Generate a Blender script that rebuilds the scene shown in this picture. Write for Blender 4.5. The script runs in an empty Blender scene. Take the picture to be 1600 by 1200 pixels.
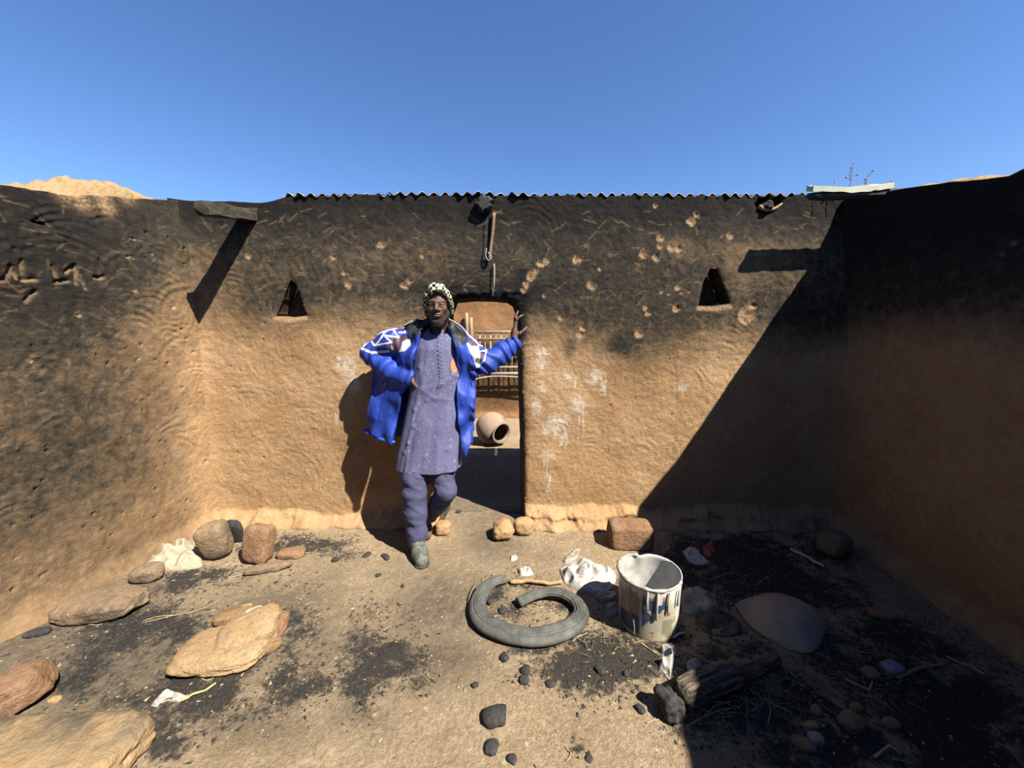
import bpy, math, random
import numpy as np
from mathutils import Vector, Matrix

# ------------------------------------------------------------------ camera, sky, sun, exposure
random.seed(7); RNG = np.random.default_rng(7)
SC = bpy.context.scene
COL = SC.collection
F = 600.0; HC = 1.45; PITCH = math.atan(80 / 600.0)
CP, SP = math.cos(PITCH), math.sin(PITCH)
cd = bpy.data.cameras.new('camera'); cam = bpy.data.objects.new('camera', cd); COL.objects.link(cam)
cam.location = (0, 0, HC); cam.rotation_euler = (math.pi / 2 - PITCH, 0, 0)
cd.sensor_width = 36.0; cd.lens = 36.0 * F / 1600.0; cd.clip_start = 0.05
SC.camera = cam

SUN = Vector((-0.64, 0.53, -1.0)).normalized()          # the way the light travels
sl = bpy.data.lights.new('sun', 'SUN'); sl.energy = 17.5; sl.angle = math.radians(0.53); sl.color = (1.0, 0.93, 0.80)
so = bpy.data.objects.new('sun', sl); COL.objects.link(so)
so.rotation_euler = SUN.to_track_quat('-Z', 'Y').to_euler(); so.location = (4, -4, 8)

W = bpy.data.worlds.new('sky'); SC.world = W; W.use_nodes = True
wn = W.node_tree; wn.nodes.clear()
sky = wn.nodes.new('ShaderNodeTexSky'); sky.sky_type = 'NISHITA'; sky.sun_disc = False
sky.sun_elevation = math.radians(50); sky.sun_rotation = math.radians(130)
sky.altitude = 900; sky.air_density = 1.0; sky.dust_density = 0.35; sky.ozone_density = 3.2
bgn = wn.nodes.new('ShaderNodeBackground'); bgn.inputs[1].default_value = 0.20
won = wn.nodes.new('ShaderNodeOutputWorld')
hsv = wn.nodes.new('ShaderNodeHueSaturation'); hsv.inputs['Saturation'].default_value = 1.16; hsv.inputs['Hue'].default_value = 0.507
wn.links.new(sky.outputs[0], hsv.inputs['Color']); wn.links.new(hsv.outputs[0], bgn.inputs[0]); wn.links.new(bgn.outputs[0], won.inputs[0])

SC.view_settings.view_transform = 'Standard'; SC.view_settings.look = 'None'
SC.view_settings.exposure = 0.0; SC.view_settings.gamma = 1.0; SC.view_settings.use_curve_mapping = False

# ------------------------------------------------------------------ pixel helpers (a pixel gives a direction only)
YW = 2.80                                               # front face of the back wall
FPX = 600.0
def ray(px, py):
    u = (px - 800) / FPX; v = (py - 600) / FPX
    return np.array([u, CP - v * SP, -(SP + v * CP)])
def G(px, py, z=0.0):                                   # point on the level z
    D = ray(px, py); return D * ((z - HC) / D[2]) + [0, 0, HC]
def P(px, py, Y=YW):                                    # point on the plane y = Y
    D = ray(px, py); return D * (Y / D[1]) + [0, 0, HC]
def proj(p):                                            # world -> pixel arrays
    x, y, z = p[..., 0], p[..., 1], p[..., 2] - HC
    d = y * CP - z * SP
    return 800 + FPX * x / d, 600 - FPX * (z * CP + y * SP) / d
LA, LB = np.array([-2.24, 2.80]), np.array([-2.40, 1.63])
RA, RB = np.array([2.40, 2.80]), np.array([2.27, 1.48])
def xl(y): return LA[0] + (LB[0] - LA[0]) * (LA[1] - y) / (LA[1] - LB[1])
def xr(y): return RA[0] + (RB[0] - RA[0]) * (RA[1] - y) / (RA[1] - RB[1])
def OnL(px, py):
    D = ray(px, py); e = LB - LA; n = np.array([-e[1], e[0]]); return D * ((n @ LA) / (n @ D[:2])) + [0, 0, HC]

# ------------------------------------------------------------------ noise
_perm = np.random.default_rng(3).permutation(256); _perm = np.concatenate([_perm, _perm, _perm])
_val = np.random.default_rng(4).random(256)
def vn(x, y, z=None, seed=0):
    x = np.asarray(x, float) + seed * 17.31; y = np.asarray(y, float) + seed * 5.77
    xi = np.floor(x).astype(int); yi = np.floor(y).astype(int); fx = x - xi; fy = y - yi
    fx = fx * fx * (3 - 2 * fx); fy = fy * fy * (3 - 2 * fy); xi &= 255; yi &= 255
    def lat(zi):
        def h(a, b): return _val[_perm[_perm[_perm[(xi + a) & 255] + ((yi + b) & 255)] + zi]]
        return (h(0, 0) * (1 - fx) + h(1, 0) * fx) * (1 - fy) + (h(0, 1) * (1 - fx) + h(1, 1) * fx) * fy
    if z is None: return lat(0) * 2 - 1
    z = np.asarray(z, float); zi = np.floor(z).astype(int); fz = z - zi; fz = fz * fz * (3 - 2 * fz); zi &= 255
    return (lat(zi) * (1 - fz) + lat((zi + 1) & 255) * fz) * 2 - 1
def fbm(x, y, s, o=4, seed=0, z=None, gain=0.5):
    a, t, r = 1.0, 0.0, 0.0
    for i in range(o):
        t = t + a * vn(np.asarray(x) * s, np.asarray(y) * s, None if z is None else np.asarray(z) * s, seed + i); r += a; a *= gain; s *= 2.03
    return t / r
def sst(a, b, x): t = np.clip((x - a) / (b - a), 0, 1); return t * t * (3 - 2 * t)
def gau(x, y, cx, cy, rx, ry): return np.exp(-((x - cx) / rx) ** 2 - ((y - cy) / ry) ** 2)
def segd(x, y, a, b):
    ax, ay = a; bx, by = b; dx, dy = bx - ax, by - ay
    t = np.clip(((x - ax) * dx + (y - ay) * dy) / (dx * dx + dy * dy + 1e-12), 0, 1)
    return np.hypot(x - ax - t * dx, y - ay - t * dy)
def polysd(x, y, pts):                                  # signed distance to polygon
    pts = np.asarray(pts, float); n = len(pts); d = np.full(np.shape(x), 1e9); ins = np.zeros(np.shape(x), bool)
    for i in range(n):
        a, b = pts[i], pts[(i + 1) % n]; d = np.minimum(d, segd(x, y, a, b))
        c = ((a[1] > y) != (b[1] > y))
        with np.errstate(divide='ignore', invalid='ignore'):
            ins ^= c & (x < (b[0] - a[0]) * (y - a[1]) / (b[1] - a[1] if b[1] != a[1] else 1e-9) + a[0])
    return np.where(ins, -d, d)
def crom(pts, n):                                       # Catmull-Rom resample of a polyline
    p = np.asarray(pts, float); p = np.vstack([2 * p[0] - p[1], p, 2 * p[-1] - p[-2]]); out = []
    m = len(p) - 3
    for t in np.linspace(0, m - 1e-9, n):
        i = int(t); u = t - i; a, b, c, d = p[i:i + 4]
        out.append(0.5 * (2 * b + (c - a) * u + (2 * a - 5 * b + 4 * c - d) * u * u + (3 * b - a - 3 * c + d) * u ** 3))
    return np.array(out)

# ------------------------------------------------------------------ mesh helpers
def mesh(name, V, Fc, smooth=True, attrs=None, cattr=None):
    V = np.asarray(V, np.float32); me = bpy.data.meshes.new(name)
    if isinstance(Fc, np.ndarray):
        m, k = Fc.shape
        me.vertices.add(len(V)); me.vertices.foreach_set('co', V.ravel())
        me.loops.add(m * k); me.loops.foreach_set('vertex_index', Fc.astype(np.int32).ravel())
        me.polygons.add(m); me.polygons.foreach_set('loop_start', np.arange(0, m * k, k, dtype=np.int32))
        me.update(calc_edges=True)
    else:
        me.from_pydata(V.tolist(), [], [list(map(int, f)) for f in Fc])
    me.polygons.foreach_set('use_smooth', np.full(len(me.polygons), bool(smooth)))
    for k, a in (attrs or {}).items():
        me.attributes.new(k, 'FLOAT', 'POINT').data.foreach_set('value', np.asarray(a, np.float32).ravel())
    if cattr is not None:
        c = np.ones((len(V), 4), np.float32); c[:, :3] = cattr
        me.attributes.new('paint', 'FLOAT_COLOR', 'POINT').data.foreach_set('color', c.ravel())
    me.validate(); me.update(); return me
def obj(name, me, mat, parent=None, loc=None, rot=None, label=None, cat=None, group=None, kind=None):
    o = bpy.data.objects.new(name, me); COL.objects.link(o)
    if me is not None and mat is not None and not me.materials: me.materials.append(mat)
    if parent is not None: o.parent = parent
    if loc is not None: o.location = loc
    if rot is not None: o.rotation_euler = rot
    for k, v in (('label', label), ('category', cat), ('group', group), ('kind', kind)):
        if v: o[k] = v
    return o
def empty(name, loc, label, cat, group=None):
    o = obj(name, None, None, None, loc, None, label, cat, group); o.empty_display_size = 0.1; return o
def gridf(n, m, off=0, closed=False):                   # quads of an n x m vertex grid
    i, j = np.meshgrid(np.arange(n if closed else n - 1), np.arange(m - 1), indexing='ij'); i2 = (i + 1) % n
    return np.stack([i * m + j, i2 * m + j, i2 * m + j + 1, i * m + j + 1], -1).reshape(-1, 4) + off
def tube_geo(path, rad, seg=8, prof=None, caps=True, up=(0, 0, 1), off=0):
    path = np.asarray(path, float); n = len(path); rad = np.broadcast_to(np.asarray(rad, float), (n,))
    V = []; tn = np.gradient(path, axis=0); tn /= np.linalg.norm(tn, axis=1)[:, None] + 1e-12
    up = np.asarray(up, float); ang = np.linspace(0, 2 * np.pi, seg, endpoint=False)
    for i in range(n):
        a = np.cross(tn[i], up)
        if np.linalg.norm(a) < 1e-3: a = np.cross(tn[i], [1, 0.01, 0])
        a /= np.linalg.norm(a); b = np.cross(a, tn[i]); pr = np.ones(seg) if prof is None else prof(ang, i / (n - 1))
        V.append(path[i] + rad[i] * pr[:, None] * (np.cos(ang)[:, None] * a + np.sin(ang)[:, None] * b))
    V = np.vstack(V); Fc = []
    for i in range(n - 1):
        for j in range(seg):
            k = (j + 1) % seg; Fc.append((i * seg + j, i * seg + k, (i + 1) * seg + k, (i + 1) * seg + j))
    if caps: Fc += [tuple(range(seg - 1, -1, -1)), tuple((n - 1) * seg + j for j in range(seg))]
    return V, [tuple(v + off for v in f) for f in Fc]
def tube(name, path, rad, mat, seg=8, **kw):
    ok = {k: kw.pop(k) for k in ('prof', 'caps', 'up') if k in kw}; sm = kw.pop('smooth', True)
    V, Fc = tube_geo(path, rad, seg, **ok); return obj(name, mesh(name, V, Fc, sm), mat, **kw)
def boxes(name, lst, mat, bev=0.0, **kw):               # one part made of box bars: (centre, half sizes, rotation matrix or None)
    V, Fc = [], []
    for c, h, R in lst:
        b = len(V)
        for sx in (-1, 1):
            for sy in (-1, 1):
                for sz in (-1, 1):
                    v = Vector((sx * h[0], sy * h[1], sz * h[2]))
                    if R is not None: v = R @ v
                    V.append((v.x + c[0], v.y + c[1], v.z + c[2]))
        Fc += [tuple(b + i for i in f) for f in ((0, 1, 3, 2), (4, 6, 7, 5), (0, 4, 5, 1), (2, 3, 7, 6), (0, 2, 6, 4), (1, 5, 7, 3))]
    return obj(name, mesh(name, V, Fc, False), mat, **kw)

# ------------------------------------------------------------------ signed-distance modelling (surface nets)
class Field:
    def __init__(s, xs, ys, zs):
        s.a = [np.asarray(v, np.float32) for v in (xs, ys, zs)]
        s.f = np.full([len(v) for v in s.a], 0.3, np.float32)
    def blk(s, lo, hi):
        sl = tuple(slice(max(0, np.searchsorted(a, l) - 1), np.searchsorted(a, h) + 1) for a, l, h in zip(s.a, lo, hi))
        return sl, [v for v in np.meshgrid(*[a[q] for a, q in zip(s.a, sl)], indexing='ij', sparse=True)]
    def comb(s, sl, d, k, mode='u'):
        o = s.f[sl]
        if o.size == 0: return
        if mode == 'u':
            h = np.maximum(k - np.abs(o - d), 0) / k; s.f[sl] = np.minimum(o, d) - h * h * k * 0.25
        else:
            d = -d; h = np.maximum(k - np.abs(o - d), 0) / k; s.f[sl] = np.maximum(o, d) + h * h * k * 0.25
    def cap(s, a, b, ra, rb=None, k=0.02, mode='u'):
        rb = ra if rb is None else rb; a = np.asarray(a, float); b = np.asarray(b, float); m = max(ra, rb) + k + 0.02
        sl, (X, Y, Z) = s.blk(np.minimum(a, b) - m, np.maximum(a, b) + m); e = b - a; L = e @ e + 1e-12
        t = np.clip(((X - a[0]) * e[0] + (Y - a[1]) * e[1] + (Z - a[2]) * e[2]) / L, 0, 1)
        d = np.sqrt((X - a[0] - t * e[0]) ** 2 + (Y - a[1] - t * e[1]) ** 2 + (Z - a[2] - t * e[2]) ** 2) - (ra + (rb - ra) * t)
        s.comb(sl, d, k, mode)
    def chain(s, pts, rad, k=0.02):
        for i in range(len(pts) - 1): s.cap(pts[i], pts[i + 1], rad[i], rad[i + 1], k)
    def ell(s, c, r, k=0.02, mode='u', R=None):
        c = np.asarray(c, float); r = np.asarray(r, float); m = r.max() + k + 0.02
        sl, (X, Y, Z) = s.blk(c - m, c + m); X, Y, Z = X - c[0], Y - c[1], Z - c[2]
        if R is not None:
            R = np.asarray(R); X, Y, Z = [R[0][i] * X + R[1][i] * Y + R[2][i] * Z for i in range(3)]
        k0 = np.sqrt((X / r[0]) ** 2 + (Y / r[1]) ** 2 + (Z / r[2]) ** 2)
        k1 = np.sqrt((X / r[0] ** 2) ** 2 + (Y / r[1] ** 2) ** 2 + (Z / r[2] ** 2) ** 2) + 1e-6
        s.comb(sl, k0 * (k0 - 1) / k1, k, mode)
    def add(s, fn, lo, hi, k=0.01, mode='u'):
        sl, (X, Y, Z) = s.blk(lo, hi); X, Y, Z = np.broadcast_arrays(X, Y, Z); s.comb(sl, fn(X, Y, Z).astype(np.float32), k, mode)
    def mesh(s):
        f = s.f; f[[0, -1]] = np.maximum(f[[0, -1]], 1e-3); f[:, [0, -1]] = np.maximum(f[:, [0, -1]], 1e-3); f[:, :, [0, -1]] = np.maximum(f[:, :, [0, -1]], 1e-3)
        I = f < 0; nx, ny, nz = f.shape
        cnt = np.zeros((nx - 1, ny - 1, nz - 1), np.int8)
        for a in (0, 1):
            for b in (0, 1):
                for c in (0, 1): cnt += I[a:nx - 1 + a, b:ny - 1 + b, c:nz - 1 + c]
        act = (cnt > 0) & (cnt < 8); cx, cy, cz = np.nonzero(act); n = len(cx)
        idx = np.full(act.shape, -1, np.int64); idx[cx, cy, cz] = np.arange(n)
        S = np.zeros((n, 3)); N = np.zeros(n); A = s.a
        cs = [(0, 0, 0), (1, 0, 0), (0, 1, 0), (1, 1, 0), (0, 0, 1), (1, 0, 1), (0, 1, 1), (1, 1, 1)]
        for i in range(8):
            for ax in range(3):
                if cs[i][ax] == 0:
                    j = list(cs[i]); j[ax] = 1
                    p0 = (cx + cs[i][0], cy + cs[i][1], cz + cs[i][2]); p1 = (cx + j[0], cy + j[1], cz + j[2])
                    f0, f1 = f[p0], f[p1]; m = (f0 < 0) != (f1 < 0); t = np.where(m, f0 / np.where(m, f0 - f1, 1), 0)
                    for q in range(3): S[:, q] += np.where(m, A[q][p0[q]] * (1 - t) + A[q][p1[q]] * t, 0)
                    N += m
        V = S / N[:, None]; Q = []
        for ax in range(3):
            sh = [slice(None)] * 3; sh2 = [slice(None)] * 3; sh[ax] = slice(0, -1); sh2[ax] = slice(1, None)
            a, b = I[tuple(sh)], I[tuple(sh2)]; e = np.array(np.nonzero(a != b))
            u, w = [q for q in range(3) if q != ax]
            ok = (e[u] > 0) & (e[w] > 0) & (e[u] < f.shape[u] - 1) & (e[w] < f.shape[w] - 1); e = e[:, ok]
            def cell(du, dw):
                c = e.copy(); c[u] -= du; c[w] -= dw; return idx[c[0], c[1], c[2]]
            q = np.stack([cell(1, 1), cell(0, 1), cell(0, 0), cell(1, 0)], -1)
            fl = a[e[0], e[1], e[2]] ^ (ax == 1); q[~fl] = q[~fl][:, ::-1]; Q.append(q)
        Q = np.vstack(Q); return V, Q[(Q >= 0).all(1)]

# ------------------------------------------------------------------ materials
ALB = 0.47                                              # brings the picked colours down to real albedos under the full sun
class M:
    def __init__(s, name, rough=0.9, spec=0.2, metal=0.0):
        s.m = bpy.data.materials.new(name); s.m.use_nodes = True; s.t = s.m.node_tree; s.b = s.t.nodes['Principled BSDF']
        s.b.inputs['Roughness'].default_value = rough; s.b.inputs['Specular IOR Level'].default_value = spec; s.b.inputs['Metallic'].default_value = metal
        s.co = s.n('ShaderNodeTexCoord').outputs['Object']
    def n(s, t): return s.t.nodes.new(t)
    def l(s, a, b): s.t.links.new(a, b)
    def val(s, sock, v):
        if hasattr(v, 'is_linked'): s.l(v, sock)
        elif isinstance(v, (tuple, list)): sock.default_value = tuple(v) + ((1,) if len(v) == 3 and len(sock.default_value) == 4 else ())
        else: sock.default_value = v
    def attr(s, name, out='Fac'): a = s.n('ShaderNodeAttribute'); a.attribute_name = name; return a.outputs[out]
    def scl(s, v, co=None):
        m = s.n('ShaderNodeMapping'); s.l(co or s.co, m.inputs[0]); m.inputs['Scale'].default_value = v; return m.outputs[0]
    def noise(s, scale, det=4, rough=0.55, co=None, dist=0.0):
        n = s.n('ShaderNodeTexNoise'); n.inputs['Scale'].default_value = scale; n.inputs['Detail'].default_value = det
        n.inputs['Roughness'].default_value = rough; n.inputs['Distortion'].default_value = dist; s.l(co or s.co, n.inputs['Vector']); return n.outputs['Fac']
    def voro(s, scale, co=None, feat='F1', out='Distance', rnd=1.0):
        n = s.n('ShaderNodeTexVoronoi'); n.feature = feat; n.inputs['Scale'].default_value = scale; n.inputs['Randomness'].default_value = rnd; s.l(co or s.co, n.inputs['Vector']); return n.outputs[out]
    def mr(s, v, a, b, c=0.0, d=1.0):
        n = s.n('ShaderNodeMapRange'); n.inputs[1].default_value = a; n.inputs[2].default_value = b; n.inputs[3].default_value = c; n.inputs[4].default_value = d; s.val(n.inputs[0], v); return n.outputs[0]
    def math(s, op, a, b=0.5):
        n = s.n('ShaderNodeMath'); n.operation = op; s.val(n.inputs[0], a); s.val(n.inputs[1], b); return n.outputs[0]
    def mix(s, f, a, b, mode='MIX'):
        n = s.n('ShaderNodeMix'); n.data_type = 'RGBA'; n.blend_type = mode; s.val(n.inputs[0], f); s.val(n.inputs[6], a); s.val(n.inputs[7], b); return n.outputs[2]
    def col(s, c): s.val(s.b.inputs['Base Color'], s.mix(1.0, c, (ALB, ALB, ALB), 'MULTIPLY')); return s
    def rough(s, v): s.val(s.b.inputs['Roughness'], v); return s
    def bump(s, h, strength=0.5, dist=0.01):
        n = s.n('ShaderNodeBump'); n.inputs['Strength'].default_value = strength; n.inputs['Distance'].default_value = dist; s.l(h, n.inputs['Height']); s.l(n.outputs[0], s.b.inputs['Normal']); return s

CLAY_A, CLAY_B, SOOT = (0.52, 0.325, 0.165), (0.64, 0.43, 0.245), (0.048, 0.042, 0.034)
def clay_wall(name, tint=1.0, red=(1, 1, 1)):
    m = M(name, 0.95, 0.1)
    a = m.mix(m.mr(m.noise(2.2, 5), 0.35, 0.65), tuple(c * tint for c in CLAY_A), tuple(c * tint for c in CLAY_B))
    a = m.mix(m.mr(m.noise(45, 4, 0.65), 0.30, 0.72, 0.0, 0.45), a, (0.30 * tint, 0.16 * tint, 0.07 * tint))
    a = m.mix(m.mr(m.noise(6, 6, 0.6), 0.55, 0.75, 0, 0.35), a, (0.42 * tint, 0.19 * tint, 0.085 * tint))
    sn = m.math('ADD', m.attr('soot'), m.mr(m.noise(14, 6, 0.7), 0.2, 0.8, -0.26, 0.26))
    straw = m.noise(9, 3, 0.6, m.scl((1, 1, 5)), 1.5)
    sc = m.mix(m.mr(m.noise(30, 5, 0.7), 0.40, 0.75), SOOT, (0.125, 0.098, 0.066))
    sc = m.mix(m.mr(straw, 0.62, 0.72, 0, 0.40), sc, (0.18, 0.135, 0.08))
    sc = m.mix(m.mr(sn, 0.85, 1.30), sc, (0.022, 0.020, 0.019))
    a = m.mix(m.mr(sn, 0.04, 0.86), a, sc)
    a = m.mix(m.math('MULTIPLY', m.attr('chip'), m.mr(m.noise(70, 3, 0.6), 0.35, 0.6, 0.25, 0.95)), a, m.mix(m.noise(50, 3), (0.42, 0.24, 0.12), (0.62, 0.43, 0.25)))
    a = m.mix(m.math('MULTIPLY', m.attr('white'), m.mr(m.noise(60, 4, 0.7), 0.30, 0.6, 0.25, 1.0)), a, (0.80, 0.72, 0.60))
    if red != (1, 1, 1): a = m.mix(1.0, a, red, 'MULTIPLY')
    m.col(a)
    h = m.math('ADD', m.noise(35, 6, 0.7), m.math('MULTIPLY', m.noise(160, 4, 0.7), 0.35))
    h = m.math('ADD', h, m.math('MULTIPLY', straw, 0.3))
    return m.bump(h, 0.85, 0.010).m
MAT_WALL = clay_wall('sooty mud plaster')
def soil():
    m = M('charred sandy soil', 0.97, 0.08)
    a = m.mix(m.mr(m.noise(3.0, 5), 0.35, 0.65), (0.56, 0.42, 0.265), (0.71, 0.555, 0.365))
    a = m.mix(m.mr(m.noise(70, 5, 0.75), 0.38, 0.62, 0, 0.62), a, (0.27, 0.185, 0.115))
    a = m.mix(m.mr(m.noise(8, 6, 0.7), 0.50, 0.72, 0, 0.55), a, (0.34, 0.255, 0.17))
    a = m.mix(m.mr(m.noise(28, 4, 0.65), 0.55, 0.72, 0, 0.6), a, (0.84, 0.70, 0.50))
    a = m.mix(m.math('MULTIPLY', m.attr('ash'), m.mr(m.noise(20, 5, 0.7), 0.25, 0.6, 0.45, 1)), a, (0.19, 0.155, 0.115))
    ch = m.math('ADD', m.attr('char'), m.mr(m.noise(38, 6, 0.75), 0.2, 0.8, -0.42, 0.42))
    a = m.mix(m.mr(ch, 0.36, 0.66, 0, 0.93), a, m.mix(m.noise(90, 3), (0.022, 0.022, 0.024), (0.075, 0.07, 0.065)))
    m.col(a)
    h = m.math('ADD', m.noise(45, 6, 0.7), m.math('MULTIPLY', m.noise(190, 4, 0.7), 0.5))
    return m.bump(h, 1.0, 0.018).m
MAT_SOIL = soil()
def simple(name, c1, c2, scale=20, rough=0.85, spec=0.2, bump=0.5, bd=0.004, metal=0.0, det=5, stretch=None, lo=0.35, hi=0.65):
    m = M(name, rough, spec, metal); co = m.scl(stretch) if stretch else None
    n = m.noise(scale, det, 0.65, co); m.col(m.mix(m.mr(n, lo, hi), c1, c2)); m.bump(m.noise(scale * 3, 5, 0.7, co), bump, bd); return m.m
def rockmat(name, c1, c2, dark, amt):
    m = M(name, 0.95, 0.1); a = m.mix(m.mr(m.noise(9, 5), 0.35, 0.65), c1, c2)
    a = m.mix(m.mr(m.noise(60, 5, 0.7), 0.4, 0.7, 0, 0.5), a, tuple(c * 0.45 for c in c1))
    a = m.mix(m.mr(m.noise(5, 5, 0.65), 0.62 - amt, 0.70 - amt + 0.12), a, dark); m.col(a)
    m.bump(m.math('ADD', m.noise(25, 6, 0.7), m.math('MULTIPLY', m.noise(120, 4, 0.7), 0.4)), 1.0, 0.022); return m.m
MAT_ROCK = rockmat('ochre mud rock', (0.42, 0.25, 0.13), (0.55, 0.36, 0.20), (0.10, 0.075, 0.055), 0.10)
MAT_ROCKD = rockmat('sooty mud rock', (0.38, 0.26, 0.16), (0.52, 0.38, 0.25), (0.11, 0.09, 0.075), 0.16)
MAT_ROCKR = rockmat('red laterite rock', (0.40, 0.22, 0.125), (0.54, 0.34, 0.21), (0.10, 0.07, 0.055), 0.08)
MAT_ROCKL = rockmat('pale dried mud', (0.60, 0.40, 0.21), (0.68, 0.48, 0.28), (0.30, 0.19, 0.12), 0.0)
_b = M('mud brick with sooty crust', 0.95, 0.1); _a = _b.mix(_b.mr(_b.noise(9, 5), 0.35, 0.65), (0.50, 0.33, 0.17), (0.66, 0.47, 0.27)); _s = _b.n('ShaderNodeSeparateXYZ'); _b.l(_b.co, _s.inputs[0])
_a = _b.mix(_b.math('MULTIPLY', _b.mr(_b.math('ADD', _s.outputs[2], _b.math('MULTIPLY', _s.outputs[1], 0.30)), 0.085, 0.15), _b.mr(_b.noise(7, 5, 0.7), 0.25, 0.55)), _a, (0.15, 0.125, 0.09)); _b.col(_a); _b.bump(_b.noise(22, 6, 0.7), 1.0, 0.022); MAT_BRICKTOP = _b.m
MAT_CHAR = simple('charcoal', (0.018, 0.018, 0.019), (0.07, 0.066, 0.062), 60, 0.75, 0.35, 0.8, 0.006)
MAT_CHARWOOD = simple('charred wood', (0.022, 0.020, 0.018), (0.15, 0.12, 0.085), 16, 0.8, 0.3, 1.0, 0.01, stretch=(1, 7, 7))
MAT_STRAW = simple('dry straw', (0.48, 0.36, 0.17), (0.66, 0.53, 0.30), 30, 0.8, 0.2, 0.2)
MAT_TWIG = simple('brown twig', (0.24, 0.15, 0.08), (0.36, 0.25, 0.14), 30, 0.85, 0.2, 0.4)
MAT_PLAST = simple('dirty white plastic', (0.36, 0.32, 0.26), (0.68, 0.66, 0.61), 22, 0.55, 0.4, 0.5, 0.004)
MAT_PLASTG = simple('ashy clear plastic', (0.24, 0.21, 0.17), (0.42, 0.38, 0.32), 14, 0.5, 0.4, 0.7, 0.006)
MAT_PAPER = simple('cream sack cloth', (0.40, 0.35, 0.25), (0.60, 0.55, 0.42), 22, 0.9, 0.1, 0.7, 0.006, stretch=(1, 5, 1))
MAT_RED = simple('red wrapper', (0.30, 0.035, 0.03), (0.42, 0.07, 0.06), 14, 0.5, 0.4, 0.4)
MAT_RUST = simple('brown rusty metal', (0.17, 0.085, 0.05), (0.30, 0.17, 0.11), 30, 0.7, 0.4, 0.4, 0.003)
MAT_GALV = simple('weathered corrugated metal', (0.34, 0.31, 0.27), (0.58, 0.53, 0.46), 8, 0.55, 0.5, 0.3, 0.003, 0.35)
MAT_POLE = simple('bleached wooden pole', (0.38, 0.27, 0.18), (0.55, 0.42, 0.30), 14, 0.85, 0.2, 0.5, 0.004, stretch=(6, 6, 1))
MAT_BAR = simple('pale steel bar', (0.42, 0.35, 0.26), (0.60, 0.52, 0.42), 20, 0.6, 0.4, 0.2, 0.002)

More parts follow.
